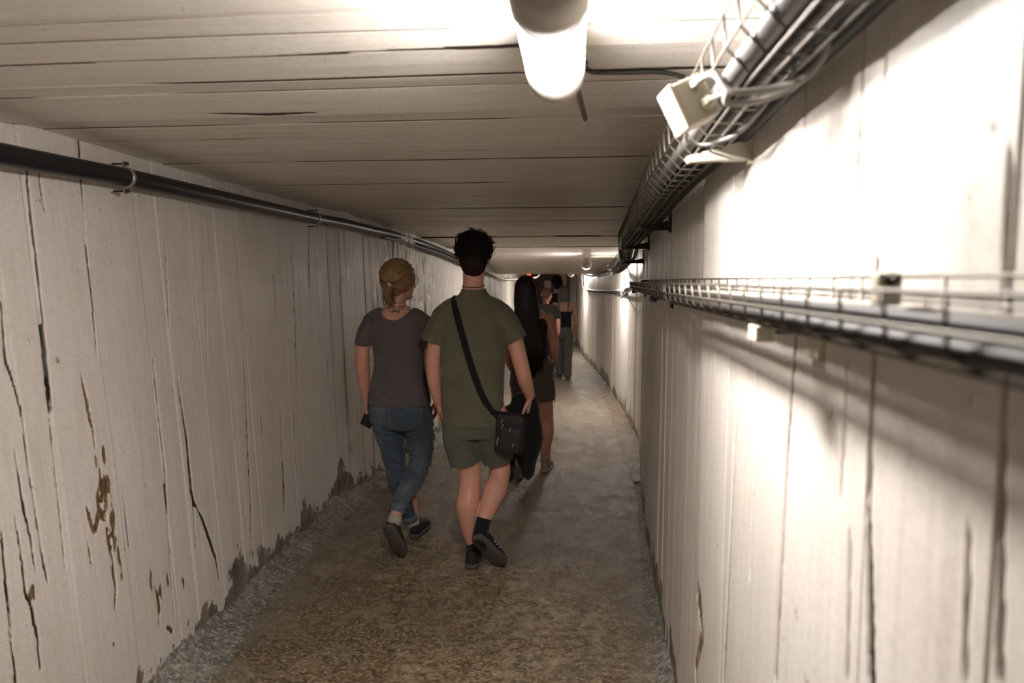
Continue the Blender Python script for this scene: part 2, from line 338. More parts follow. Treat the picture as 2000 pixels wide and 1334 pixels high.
CR_R= [[(0.917, 1.926, 0.0046), (0.915, 1.826, 0.0046), (0.919, 1.764, 0.0047), (0.919, 1.62, 0.0031), (0.922, 1.546, 0.0032)], [(0.849, 1.606, 0.0026), (0.851, 1.585, 0.0028), (0.848, 1.487, 0.0067), (0.841, 1.296, 0.0082), (0.827, 1.212, 0.012), (0.812, 1.102, 0.0156)], [(1.134, 1.496, 0.0112), (1.14, 1.454, 0.0113), (1.161, 1.235, 0.0158), (1.172, 1.006, 0.0205), (1.175, 0.879, 0.0209)], [(1.128, 1.894, 0.0054), (1.127, 1.777, 0.0054), (1.138, 1.66, 0.0045), (1.139, 1.537, 0.0056)], [(0.925, 1.479, 0.0024), (0.922, 1.422, 0.0024), (0.928, 1.282, 0.0017)], [(0.608, 1.684, 0.0026), (0.604, 1.6, 0.0026), (0.597, 1.516, 0.0038), (0.587, 1.389, 0.0038), (0.574, 1.248, 0.0037)], [(0.634, 1.357, 0.0016), (0.629, 1.28, 0.0023), (0.625, 1.217, 0.0023)], [(1.529, 1.264, 0.0104), (1.543, 1.059, 0.0142), (1.575, 0.633, 0.0153)], [(1.363, 1.405, 0.0065), (1.366, 1.172, 0.0077), (1.375, 0.981, 0.0058)], [(0.893, 1.256, 0.0016), (0.881, 1.059, 0.0031)]]
BR_R= [[(0.785, 1.683, 0.00228), (0.781, 1.656, 0.0045), (0.778, 1.652, 0.00276)], [(0.635, 1.714, 0.00216), (0.636, 1.701, 0.0018)], [(2.01, 0.694, 0.057479999999999996), (1.918, 0.659, 0.05994), (1.868, 0.595, 0.04278), (1.966, 0.447, 0.03972), (1.943, 0.407, 0.04662)], [(1.242, 1.168, 0.00456), (1.238, 1.164, 0.00456)]]

BLOT_L = [(2.23, .955, .012, .03), (2.215, .84, .03, .055), (2.175, .80, .014, .06), (2.235, .70, .012, .10), (2.245, .58, .012, .06), (2.405, .42, .010, .05), (2.46, .36, .012, .03), (2.62, .33, .012, .03), (2.51, .37, .014, .03), (2.16, .30, .02, .02), (1.86, .63, .014, .035)]

# --- left wall
seamL = np.array([-3.4+.26*i for i in range(19)]+[1.775, 2.028, 2.282, 2.565, 2.70, 2.93, 3.16, 3.36, 3.62, 3.86, 4.10, 4.36, 4.60, 4.765, 5.0, 5.22, 5.47, 5.7, 5.92, 6.2, 6.45, 6.75, 7.0, 7.3, 7.6, 7.85, 8.2, 8.5, 8.8, 9.15, 9.5]+[9.8+.33*i for i in range(27)])
r_ = np.random.default_rng(5); gapL = r_.choice([.0008, .0015, .003], len(seamL), p=[.5, .35, .15]); gapL[20] = .001; gapL[21] = .004; gapL[32] = .001
bfL = board_fn(seamL, gapL, 3, .004, .007, .0012)
UL = columns(-6.9, 18.4, seamL, gapL, [4.75, 4.765], [(-6.9, 1.5, .1), (1.5, 3.2, .0045), (3.2, 5.0, .008), (5, 9, .015), (9, 18.4, .08)])
ZL = np.concatenate([np.arange(0, 1.0, .0075), np.arange(1.0, 2.075, .0095), [2.075]])
def wobL(A, B): return A+(vnoise(B*1.3, np.floor(A*3.9), s=2)-.5)*.012
def gouge(A, B, lo, hi, dens, s):
    """short splits that follow the fibre"""
    c = np.floor(A/.045); q = _h(c.astype(np.int64), np.floor(B/.55).astype(np.int64), 0*c.astype(np.int64), s)
    cen = (c+.5+(vnoise(B*2.1, c, s=s+3)-.5)*.9)*.045
    lenm = np.clip(np.sin(np.pi*((B/.55) % 1))*1.4-.2-(1-q)*.3, 0, 1)
    return np.clip(1-(np.abs(A-cen)-.0006*lenm)/.002, 0, 1)*(q > 1-dens)*(lenm > .05)
def posL(A, B):
    Yw = wobL(A, B); d, g, k = bfL(A); cr = seglist(Yw, B, CR_L); br = seglist(Yw, B, BR_L)
    base = wall_L(A, B)
    near = (A < 6)
    dm = damp(A, B, 1)
    dep = d - .012*g - .011*cr - .004*br*(1+vnoise(A*150, B*40, s=8)) - .005*gouge(A, B, 0, 3, .06, 5) + .005*(fbm(A*5, B*.6, s=21, o=3)-.5) + .0028*(fbm(A*26, B*1.1, s=22, o=3)-.5)*np.clip(A/3, .3, 2) - .006*np.clip(dm-.4, 0, .5) + np.clip((A-5.2)/.6, 0, 1)*np.clip((10-A), 0, 1)*(.026*(fbm(A*22, B*5, s=24, o=4)-.5) + .016*(fbm(A*60, B*18, s=25, o=3)-.5) - .007*gouge(A, B, 0, 3, .45, 9))
    return np.stack([base+dep-.0, Yw, np.minimum(B, ceil_z(Yw)+.02)], -1)
def blots(A, B, L):
    m = np.zeros(A.shape)
    for (a, b, ra, rb) in L:
        sel = (np.abs(A-a) < ra*2.2) & (np.abs(B-b) < rb*2.2)
        if sel.any():
            x = (A[sel]-a)/ra; y = (B[sel]-b)/rb; q = np.hypot(x, y)+(fbm(A[sel]*70, B[sel]*22, s=33, o=4)-.5)*2.6
            m[sel] = np.maximum(m[sel], np.clip((1.25-q)/.8, 0, 1))
    return m
def damp(A, B, s):
    h = .055+.16*np.clip(fbm(A*3.5, A*0, s=s+30, o=3)-.42, 0, 1)*1.8+.07*(vnoise(A*17, A*0, s=s+4))
    bulge = .16*np.exp(-((A-4.62)/.10)**2)+.10*np.exp(-((A-2.75)/.05)**2)+.09*np.exp(-((A-3.95)/.10)**2)
    h = h+(bulge if s == 1 else 0)
    return np.clip(.5+(h-B)/.10+(fbm(A*22, B*14, s=s, o=4)-.5)*2.2, 0, 1)*np.clip((h*2.1-B)/.04, 0, 1)
def wearL(A, B):
    Yw = wobL(A, B); d, g, k = bfL(A)
    cr = np.maximum(seglist(Yw, B, CR_L), .9*gouge(A, B, 0, 3, .06, 5)*np.clip(fbm(A*3, B*2, s=9)*2-.5, 0, 1))
    br = np.maximum(np.minimum(seglist(Yw, B, BR_L)*1.2, 1)*np.clip(.35+1.6*fbm(A*90, B*40, s=13), 0, 1), blots(Yw, B, BLOT_L))
    g = g*np.clip(fbm(A*2+k, B*2.2, s=17)*2.6-.75, 0, 1)
    br = np.maximum(br, np.clip((A-5.2)/.6, 0, 1)*np.clip(10-A, 0, 1)*.9*gouge(A, B, 0, 3, .35, 9)*np.clip(fbm(A*9, B*5, s=91)*3-1, 0, 1))
    return np.stack([np.maximum(cr, g*.75), br, damp(A, B, 1)], -1)
struct(sheet('wall_left', UL, ZL, posL, wearL, M['wall']))
# --- right wall
seamR = np.array([-3.6+.3*i for i in range(13)]+[.36, .5935, .85, .945, 1.165, 1.42, 1.62, 1.80, 2.0, 2.2, 2.42, 2.62, 2.86, 3.1, 3.35, 3.6, 3.9, 4.2, 4.5, 4.8, 5.15, 5.5, 5.9, 6.25, 6.51, 6.8, 7.1, 7.4, 7.7, 8.0, 8.4]+[8.75+.3*i for i in range(31)])
gapR = r_.choice([.0008, .0015, .004], len(seamR), p=[.4, .4, .2]); gapR[14] = .006; gapR[15] = .0045; gapR[16] = .001; gapR[17] = .0045; gapR[18] = .001; gapR[19] = .0012; gapR[20] = .001; gapR[21] = .003
bfR = board_fn(seamR, gapR, 8, .0035, .006, .001)
UR = columns(-6.9, 18.4, seamR, gapR, [2.0, 2.004, 6.5, 6.52], [(-6.9, .2, .1), (.2, 2.3, .004), (2.3, 5, .008), (5, 9, .014), (9, 18.4, .07)])
ZR = np.concatenate([np.arange(0, 2.075, .009), [2.075]])
def wobR(A, B): return A+(vnoise(B*1.2, np.floor(A*3.7), s=12)-.5)*.005*np.clip(np.abs(A-2.0)/.1, 0, 1)-.0*B
def posR(A, B):
    Yw = wobR(A, B); d, g, k = bfR(A); cr = seglist(Yw, B, CR_R, .002); br = seglist(Yw, B, BR_R)
    flute = np.clip((A-2.05)/.3, 0, 1)*.006*(fbm(A*14, B*.3, s=23, o=3)-.5)
    dep = d-.011*g-.009*cr-.004*br-.005*gouge(A, B, 0, 3, .035, 6)+.004*(fbm(A*6, B*.6, s=31, o=3)-.5)+.0016*(fbm(A*40, B*1.5, s=32, o=3)-.5)+flute-.005*np.clip(damp(A, B, 7)-.4, 0, .5)
    return np.stack([wall_R(Yw, B)-dep, Yw, np.minimum(B, ceil_z(Yw)+.02)], -1)
def wearR(A, B):
    Yw = wobR(A, B); d, g, k = bfR(A)
    cr = np.maximum(seglist(Yw, B, CR_R, .002), .8*gouge(A, B, 0, 3, .035, 6)*np.clip(fbm(A*3, B*2, s=19)*2-.6, 0, 1))
    br = np.minimum(seglist(Yw, B, BR_R), 1)*np.clip(.2+1.3*fbm(A*90, B*40, s=14), 0, 1)*.9
    g = g*np.where((A < 1.95) & (A > .5), .9, np.clip(fbm(A*2+k, B*2.2, s=27)*2.6-.7, 0, 1))
    return np.stack([np.maximum(cr, g*.7), br, damp(A, B, 7)*np.clip(A/3, .2, 1)], -1)
o = sheet('wall_right', UR, ZR, posR, wearR, M['wall']); struct(o)
o.data.flip_normals()
# --- ceiling boards run across the tunnel and lap each other a little
seamC = np.array([-3.5+.22*i for i in range(19)]+[.80, .96, 1.10, 1.277, 1.375, 1.483, 1.655, 1.76, 1.99, 2.13, 2.40, 2.60, 2.78, 3.0, 3.22, 3.46, 3.68, 3.95, 4.2, 4.42, 4.66, 4.9, 5.15, 5.4, 5.62, 5.9, 6.15, 6.4, 6.7, 7.0, 7.3, 7.6, 7.9, 8.3, 8.7, 9.1]+[11.95+.3*i for i in range(20)])
gapC = r_.choice([.003, .006, .009], len(seamC), p=[.3, .4, .3]); gapC[21] = .012; gapC[22] = .010; gapC[23] = .010; gapC[24] = .004; gapC[25] = .009; gapC[27] = .011; gapC[28] = .008
eC = np.concatenate([[-9], seamC, [99]]); OC = np.random.default_rng(4).uniform(-.004, .004, len(eC)); TC = np.random.default_rng(6).uniform(-.7, 1, len(eC))
UC = columns(-6.9, 18.4, seamC, gapC, [12.0, 12.03], [(-6.9, .6, .1), (.6, 3.2, .006), (3.2, 6, .01), (6, 9.5, .03), (9.5, 18.4, .06)])
XC = np.concatenate([np.linspace(-1.80, .64, 100)])
CR_C = [[(1.500, -1.6, .008), (1.497, -1.2, .012), (1.487, -.75, .016), (1.475, -.35, .018), (1.465, -.05, .014)], [(1.94, -1.08, .005), (1.965, -.9, .022), (1.955, -.76, .006)],
        [(1.655, .03, .012), (1.655, .30, .012), (1.657, .36, .01)], [(2.33, -1.7, .002), (2.34, -1.2, .005), (2.33, -1.0, .001)], [(3.95, -.9, .01), (3.97, -.6, .03), (3.96, -.3, .01)]]
def wobC(A, B): return A+(vnoise(B*1.5, np.floor(A*4), s=42)-.5)*.016*np.clip(np.abs(A-12)*3, 0, 1)
def posC(A, B):
    Yw = wobC(A, B); k = np.clip(np.searchsorted(eC, A)-1, 0, len(eC)-2); wd = np.minimum(eC[k+1]-eC[k], .4); t = np.clip((A-eC[k])/wd, 0, 1)
    amp = np.where((A > 9.15) & (A < 11.93), 0, 1)
    lap = (OC[k]+.014*TC[k]*(t-.5))*amp
    g = np.zeros_like(A)
    for s, w_ in zip(seamC, gapC): g = np.maximum(g, np.clip(1-(np.abs(A-s)-w_*.5)/.0015, 0, 1))
    cr = seglist(Yw, B, CR_C)
    wave = .012*(fbm(A*4.5, B*.5, s=51, o=2)-.5)*np.clip((A-4.2)/1.2, 0, 1)*np.clip((9.6-A)/.5, 0, 1)*2
    z = ceil_z(A)-lap+.002*g*amp+.002*cr+.004*(fbm(A*4, B*.8, s=44, o=3)-.5)+.002*(fbm(A*30, B*2, s=45, o=3)-.5)+wave
    return np.stack([B, Yw, z], -1)
def wearC(A, B):
    Yw = wobC(A, B); g = np.zeros_like(A)
    for s, w_ in zip(seamC, gapC): g = np.maximum(g, np.clip(1-(np.abs(A-s)-w_*.5)/.0015, 0, 1))
    g = g*np.clip(fbm(A*3, B*1.6, s=47)*3-.7, 0, 1)
    return np.stack([np.maximum(seglist(Yw, B, CR_C), g*.8), .55*(seglist(Yw, B, CR_C) > 0)*0, g*0], -1)
o = sheet('ceiling', UC, XC, posC, wearC, M['ceiling']); o.data.flip_normals(); struct(o)
# --- floor: poured slabs with joints
jts = [4.35, 8.0, 9.55, 11.2, 13.0, 15.0]
UF = np.unique(np.round(np.concatenate([np.arange(-6.9, 1.5, .1), np.arange(1.5, 6, .014), np.arange(6, 10, .03), np.arange(10, 18.4, .08)]+[[j-.006, j-.003, j+.003, j+.006] for j in jts]), 4))
XF = np.unique(np.round(np.concatenate([np.arange(-1.85, .70, .016)]), 4))
def posF(A, B):
    z = .010*(fbm(A*1.7, B*1.7, s=61, o=3)-.5)+.004*(fbm(A*11, B*11, s=62, o=3)-.5)
    for j in jts: z = z-.004*np.clip(1-np.abs(A-j)/.005, 0, 1)
    return np.stack([B, A, z-.002], -1)
def wear_far_lightF(A, B):
    j_ = 0*A
    for j in jts: j_ = np.maximum(j_, np.clip(1-(np.abs(A-j-(vnoise(B*9, B*0, s=3)-.5)*.006)-.003)/.004, 0, 1)*(.35+.5*vnoise(B*6, A*0, s=70)))
    edge = np.maximum(np.clip(1-(B-wall_L(A, 0)-.05)/.30, 0, 1), np.clip(1-(wall_R(A)-B-.03)/.16, 0, 1)*.8)
    edge = np.clip(edge+(fbm(A*6, B*6, s=71, o=4)-.5)*1.1*(edge > .02), 0, 1)
    far = np.clip((A-6.2)/1.5, 0, 1)*.95*(1-.4*fbm(A*2, B*2, s=73))  # lamp light on the far floor, painted in as a paler tone
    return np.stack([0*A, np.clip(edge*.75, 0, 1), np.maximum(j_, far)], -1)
o = sheet('floor', UF, XF, posF, wear_far_lightF, M['floor']); o.data.flip_normals(); struct(o)
# mortar fillets along both walls, low kerb at the far right
def fillet(name, fn, side, y0, y1, wd, hh, s):
    U = np.arange(y0, y1, .012); T = np.linspace(0, 1, 9)
    def pos(A, B):
        h = hh*(.35+1.3*fbm(A*4, A*0, s=s, o=4)); x0 = fn(A, 0)-side*.02
        x = x0+side*(.02+wd*(.8+.4*vnoise(A*3, A*0, s=s+5)))*B
        z = h*(1-B)**2.2+.016*(fbm(A*26, B*5, s=s+7, o=4)-.5)*(1-B)-.005*B
        return np.stack([x, A, z], -1)
    o = sheet(name, U, T, pos, lambda A, B: np.stack([0*A, 0*A, 0*A], -1), M['mortar'])
    if side > 0: o.data.flip_normals()
    return struct(o)
fillet('trim_1', wall_L, 1, .6, 7.0, .20, .075, 80)
fillet('trim_2', wall_R, -1, .3, 5.2, .07, .05, 90)
ys = np.arange(5.3, 12.0, .15); mb = MB()
R = []
for y in ys:
    xl = np.interp(y, [5.3, 6.5, 8.8, 12], [.44, .42, .385, .22]); xr = float(wall_R(y))+.02
    R.append([(xl, y, -.01), (xl, y, .010), (xl+.006, y, .014), (xr, y, .016), (xr, y, -.01)])
mb.rings(R); struct(mb.build('trim_3', M['floor'], smooth=False))
# ends of the tunnel
M['end_board'] = mat('end_wall_paint', (.62, .57, .5), .6, bump=.3, bscale=20)
mb = MB(); mb.box((-.55, -6.95, 1.05), (3.2, .08, 2.3)); struct(mb.build('wall_back', M['end_board'], smooth=False))
mb = MB(); mb.box((-.70, 18.05, 1.0), (1.7, .08, 2.1)); struct(mb.build('wall_front', M['end_board'], smooth=False, bevel=.003))
M['door'] = mat('dark_red_brown_door', (.035, .012, .010), .5)
M['paper'] = mat('white_paper', (.62, .58, .52), .7)
M['ink'] = mat('grey_print', (.12, .11, .10), .8)
d = bpy.data.objects.new('door_1', None); link(d); d.location = (-.90, 17.95, 0); struct(d); d['_o'] = (-.90, 17.95, 0)
mb = MB(); mb.box((-.875, 17.95, .86), (.63, .05, 1.72)); mb.build('leaf', M['door'], d, smooth=False, bevel=.004)
mb = MB()
for x in (-1.215, -.535): mb.box((x, 17.96, .88), (.05, .08, 1.76))
mb.box((-.875, 17.96, 1.745), (.73, .08, .05)); mb.build('door_frame', M['door'], d, smooth=False, bevel=.003)
mb = MB(); mb.tube([(-.63, 17.925, 1.0), (-.63, 17.88, 1.0), (-.72, 17.875, 1.0)], .009); mb.build('door_handle', M['steel'], d)
nt_ = thing('paper_notice', 'small white printed notice on the dark door at the tunnel end', 'notice', (-.80, 17.92, 1.46)); nt_['_o'] = (-.80, 17.92, 1.46)
mb = MB(); mb.box((-.80, 17.92, 1.475), (.165, .004, .20)); mb.build('sheet', M['paper'], nt_, smooth=False)
mb = MB()
for i in range(6): mb.box((-.80, 17.9165, 1.55-i*.027), (.12, .002, .007))
mb.build('print', M['ink'], nt_, smooth=False)
mb = MB(); mb.box((-.27, 17.98, .88), (.09, .05, 1.76)); o = mb.build('trim_4', mat('brown_post', (.12, .06, .035), .6), smooth=False, bevel=.004); struct(o)
# ---------------------------------------------------------------- tube lamps
def lamp(loc, rotz, label, glow_len=.30, first=None):
    t = thing('tube_lamp', label, 'lamp', loc, rotz, 'tube lamps under the ceiling')
    r = .057
    mb = MB(); mb.lathe((0, 0, 0), (0, 1, 0), [(0, .0), (0, r*.86), (.004, r*.93), (.012, r*1.05), (.10, r*1.05), (.104, r*1.0), (.104, 0)], 36); mb.build('end_housing', M['grey_plastic'], t)
    mb = MB(); mb.lathe((0, 0, 0), (0, 1, 0), [(.103, 0), (.103, r), (.103+glow_len, r), (.103+glow_len, 0)], 40); mb.build('diffuser', M['glow'], t)
    e = .103+glow_len
    R_ = [[(rr*math.sin(a), y, rr*math.cos(a)) for rr, aa in ((r*1.01, 1), (r*1.06, -1)) for a in [aa*math.radians(x) for x in np.linspace(-62, 62, 15)]] for y in (.10, e+.01)]
    mb = MB(); mb.rings(R_); mb.build('top_shade', M['grey_plastic'], t)  # unseen upper shell, added to keep the tube's light off the ceiling
    mb = MB(); mb.lathe((0, 0, 0), (0, 1, 0), [(e, 0), (e, r*1.04), (e+.07, r*1.02), (e+.085, r*.85), (e+.088, 0)], 36); mb.build('end_cap', M['grey_plastic'], t)
    for (x, z) in ((.018, .012), (-.022, -.01), (.0, -.03)):
        mb = MB(); mb.lathe((x, 0, z), (0, -1, 0), [(-.002, 0), (-.002, .006), (.004, .005), (.004, 0)], 10); mb.build('screw', M['iron'], t)
    for y in (.05, e+.03):
        mb = MB(); mb.box((0, y, .058), (.05, .022, .022)); mb.build('mounting_bracket', M['steel'], t, smooth=False, bevel=.002)
    mb = MB(); mb.lathe((.012, e+.08, -.01), (.1, 1, 0), [(0, .010), (.02, .010), (.024, .006), (.03, .006)], 12); mb.build('cable_gland', M['grey_plastic'], t)
    return t
def dup(o, parent=None):
    c = o.copy(); COL.objects.link(c)
    if parent is not None: c.parent = parent
    for ch in list(o.children): dup(ch, c)
    return c
L1 = lamp((-.047, .975, 2.002), math.radians(.4), 'large near tube lamp hanging overhead, its end housing towards the viewer')
for (loc, lab) in (((.09, 8.0, 1.772), 'second tube lamp along the tunnel, in front of the rounded ceiling beam'),
                   ((-.16, 13.6, 1.715), 'farthest tube lamp, just below the ceiling beam beside the right wall')):
    c = dup(L1); c.location = loc; c['label'] = lab; c.rotation_euler[2] = -.011 if loc[0] > 0 else 0
# little stub of conduit on the ceiling beyond the near lamp
mb = MB(); mb.tube([(-.03, 1.46, 2.000), (-.02, 1.56, 2.035), (-.01, 1.66, 2.045), (.015, 2.03, 2.045)], .007, 8)
tag(mb.build('lamp_cable', M['grey_cable']), 'short grey cable leaving the far end of the near lamp along the ceiling', 'cable')
# red signal light
t = thing('signal_light', 'tiny red light under the ceiling near the tunnel end', 'light', (-1.22, 16.9, 1.74)); t['_o'] = (-1.22, 16.9, 1.74)
mb = MB(); mb.ell((-1.22, 16.9, 1.725), (.05, .05, .035)); mb.build('lens', M['red_glow'], t)
mb = MB(); mb.box((-1.22, 16.9, 1.775), (.12, .12, .05)); mb.build('base', M['iron'], t, smooth=False, bevel=.004)

# ---------------------------------------------------------------- wire trays
def tray(name, label, sect, path, longs, pitch, rw, y0, y1, longw=None):
    """sect: polyline of the bent cross wires in (x, z); path(y) -> dx, dz"""
    t = thing(name, label, 'cable tray', (sect[0][0], y0, sect[0][1])); t['_o'] = (sect[0][0], y0, sect[0][1])
    mb = MB(); y = y0
    while y < y1:
        dx, dz = path(y); mb = MB(); mb.tube([(x+dx, y, z+dz) for x, z in sect], rw, 6); mb.build('cross_wire', M['wire'], t); y += pitch
    for (x, z) in longs:
        mb = MB(); n = int((y1-y0)/.12)
        mb.tube([(x+path(y)[0], y, z+path(y)[1]) for y in np.linspace(y0, y1, n)], rw if longw is None else longw, 6)
        mb.build('rail_wire', M['wire'], t)
    return t
def ptop(y): return (float(np.interp(y, [0, 2.0, 4.4, 5, 6, 7, 8], [0, 0, .055, .085, .15, .12, .02])), float(np.interp(y, [0, 1.0, 1.5, 3.7, 4.45, 4.9, 6, 7, 7.6], [0, 0, -.02, -.055, -.06, -.085, -.12, -.20, -.24])))
secT = [(.195, 1.945), (.199, 1.90), (.236, 1.862), (.288, 1.862), (.305, 1.90), (.305, 1.945)]
TT = tray('wire_cable_tray', 'wire mesh tray full of thick pipes in the upper right corner under the ceiling', secT, ptop, [(.195, 1.945), (.199, 1.90), (.236, 1.859), (.262, 1.859), (.288, 1.859), (.305, 1.945)], .083, .0021, .25, 7.2)
def run(name, label, x, z, path, r, m, y0, y1, sway=.004, seed=0, cat='cable', group=None, n=10):
    P = []
    for y in np.arange(y0, y1, .10):
        dx, dz = path(y); P.append((x+dx+sway*math.sin(y*3.1+seed), y, z+dz+sway*.6*math.sin(y*2.3+seed*2)))
    mb = MB(); mb.tube(P, r, n); o = mb.build(name, m, org=P[0]); o.location = P[0]; return tag(o, label, cat, group)
run('conduit', 'thick grey pipe lying in the upper wire tray, on its tunnel side', .231, 1.892, ptop, .0165, M['grey_cable'], .2, 7.3, .001, cat='pipe', n=16)
for i, (x, z, r, lab) in enumerate([(.2655, 1.885, .0160, 'black cable beside the grey pipe in the upper tray'), (.2895, 1.909, .0125, 'black cable on the wall side of the upper tray, highest of its bundle'), (.260, 1.913, .010, 'black cable resting on top of the bundle in the upper tray'), (.287, 1.879, .011, 'black cable in the lower wall-side corner of the upper tray'), (.327, 1.892, .0150, 'thick black cable between the upper tray and the wall')]):
    run('power_cable', lab, x, z, ptop, r, M['dark_cable'], .2, 7.3+.1*i, .003, i, group='black cables in the upper tray')
# brackets holding the upper tray
def bracket(t, y, zb, xo, xw, m):
    b = MB(); b.box((xw-.004, y, zb+.045), (.012, .022, .125)); b.build('bracket_plate', m, t, smooth=False, bevel=.001)
    b = MB(); th = .0015
    for s in (-1, 1):
        yy = y+s*.012
        b.rings([[(xw-.004, yy+e, zb-.004), (xo, yy+e, zb-.010), (xo-.006, yy+e, zb), (xw-.004, yy+e, zb+.034)] for e in (-th, th)])
    b.box(((xw+xo)/2, y, zb-.0065), (xw-xo, .026, .003)); return b.build('bracket_arm', m, t, smooth=False)
for y, m in ((.55, M['steel']), (1.46, M['cream']), (3.05, M['iron']), (4.45, M['iron']), (5.9, M['iron'])):
    dx, dz = ptop(y); xw = float(wall_R(y, 1.9)); bracket(TT, y, 1.850+dz, .222+dx, xw, m)
# junction box clipped on the tray, two glands with looping cables
jb = thing('junction_box', 'cream plastic junction box clipped to the upper wire tray with two cables looping out', 'junction box', (.165, 1.12, 1.853)); jb['_o'] = (.165, 1.12, 1.853)
RM = Matrix.Rotation(math.radians(-24), 3, 'Y') @ Matrix.Identity(3)
RM = Matrix.Rotation(math.radians(26), 3, 'Y') @ Matrix.Rotation(math.radians(-8), 3, 'Z')
RM = Matrix.Rotation(math.radians(-26), 3, 'Y') @ Matrix.Rotation(math.radians(14), 3, 'Z')
bc = Vector((.172, 1.12, 1.855))
mb = MB(); mb.box(bc, (.052, .050, .070), RM); mb.build('housing', M['cream'], jb, smooth=False, bevel=.004, seg=3)
mb = MB(); mb.box(bc+RM@Vector((-.029, 0, 0)), (.008, .052, .073), RM); mb.build('lid', M['cream'], jb, smooth=False, bevel=.003, seg=3)
for i, (dxx, dzz) in enumerate(((.008, .020), (.011, -.013))):
    g0 = bc+RM@Vector((dxx, -.025, dzz)); ax = RM@Vector((0, -1, 0))
    mb = MB(); mb.lathe(g0, ax, [(-.002, .0105), (.009, .0105), (.011, .008), (.016, .0075), (.018, .005)], 6); mb.build('cable_gland', M['cream'], jb, smooth=False)
    a = g0+ax*.016
    P = [a, a+ax*.03+Vector((.010, 0, -.003)), Vector((.215, 1.03+.02*i, 1.850-.012*i)), Vector((.262, 1.01+.03*i, 1.846-.006*i)), Vector((.298, .98+.02*i, 1.850)), Vector((.316, .95, 1.875)), Vector((.312, .92, 1.915))]
    mb = MB(); mb.tube(spline(P, 8), .0052, 10); o = mb.build('loop_cable', M['pale_cable'], org=P[0]); o.location = P[0]
    tag(o, ('pale cable looping from the upper gland of the cream junction box', 'pale cable looping from the lower gland of the cream junction box')[i], 'cable', 'cables from the junction box')
P = [(.195, 1.30, 1.86), (.205, 1.36, 1.846), (.24, 1.36, 1.838), (.28, 1.28, 1.842), (.30, 1.18, 1.865)]
mb = MB(); mb.tube(spline(P, 6), .004, 8); o = mb.build('strap_loop', M['grey_cable'], org=P[0]); o.location = P[0]; tag(o, 'loose grey cable looped under the upper tray below the junction box', 'cable')

# lower tray at eye height
def plow(y): return (float(wall_R(y, 1.55))-.35 if not 1.95 < y < 2.2 else float(np.interp(y, [2.0, 2.2], [0, float(wall_R(2.2, 1.55))-.35])), 0.0)
secB = [(.333, 1.583), (.333, 1.533), (.322, 1.522), (.262, 1.520), (.244, 1.530), (.240, 1.571)]
TB = tray('wire_cable_tray', 'wire mesh tray at eye height running along the right wall', secB, plow, [(.333, 1.584), (.333, 1.560), (.331, 1.535), (.30, 1.519), (.262, 1.517), (.2405, 1.572), (.240, 1.546)], .092, .0021, .20, 6.5)
run('conduit', 'thick beige pipe lying in the eye-level wire tray', .311, 1.541, plow, .0150, M['pale_cable'], .18, 6.5, .001, 3, cat='pipe', n=16)
for i, (x, z, r, lab) in enumerate([(.2600, 1.532, .0095, 'black cable at the front of the eye-level tray'), (.2855, 1.531, .009, 'thinner black cable in the middle of the eye-level tray'), (.277, 1.5475, .007, 'thin black cable lying over the others in the eye-level tray')]):
    run('power_cable', lab, x, z, plow, r, M['dark_cable'], .18, 6.55+.1*i, .002, i+4, group='black cables in the eye-level tray')
for y, m in ((1.03, M['cream']), (2.9, M['iron']), (4.9, M['iron']), (6.2, M['iron'])):
    dx = plow(y)[0]; xw = float(wall_R(y, 1.5))
    mb = MB(); mb.box(((.262+dx+xw)/2, y+.012, 1.508), (xw-.262-dx, .012, .014)); mb.build('bracket_arm', M['iron'], TB, smooth=False, bevel=.002)
    mb = MB(); mb.box((.268+dx, y, 1.503), (.028, .046, .024)); mb.build('end_block', m, TB, smooth=False, bevel=.003)
    mb = MB(); mb.box((xw-.004, y, 1.50), (.012, .05, .07)); mb.build('bracket_plate', m, TB, smooth=False, bevel=.002)
cl = thing('tray_clamp', 'small cream clamp with a dark bolt on the eye-level tray', 'clamp', (.285, .66, 1.58)); cl['_o'] = (.285, .66, 1.58)
mb = MB(); mb.box((.285, .668, 1.572), (.022, .020, .030)); mb.build('body', M['cream'], cl, smooth=False, bevel=.003)
mb = MB(); mb.lathe((.285, .658, 1.581), (0, -1, 0), [(0, .0065), (.004, .0065), (.004, .004), (.012, .004)], 6); mb.build('bolt', M['iron'], cl, smooth=False)
# bare cables carry on from the trays into the distance
def cab(P, r, m, lab, group=None, n=8):
    mb = MB(); mb.tube(spline(P, 7), r, n); o = mb.build('hanging_cable', m, org=P[0]); o.location = P[0]; return tag(o, lab, 'cable', group)
g = 'bare cables along the far right wall'
cab([(.53, 6.4, 1.54), (.50, 7.1, 1.47), (.52, 7.6, 1.425), (.50, 8.5, 1.43), (.43, 10, 1.41), (.25, 12.3, 1.385), (.13, 13.3, 1.40), (.09, 13.6, 1.50), (.08, 13.8, 1.74)], .018, M['dark_cable'], 'thick black cable leaving the eye-level tray and rising beside the far lamp', g)
cab([(.54, 6.5, 1.53), (.48, 7.0, 1.50), (.49, 7.5, 1.46), (.48, 8.4, 1.46), (.41, 10, 1.435), (.24, 12.2, 1.41), (.14, 13.0, 1.43)], .012, M['steel'], 'shiny grey cable running above the thick black one past the eye-level tray', g)
cab([(.51, 6.5, 1.52), (.47, 7.0, 1.44), (.45, 7.35, 1.40), (.49, 7.8, 1.42), (.5, 8.3, 1.45)], .009, M['pale_cable'], 'pale cable sagging where the eye-level tray ends', g)
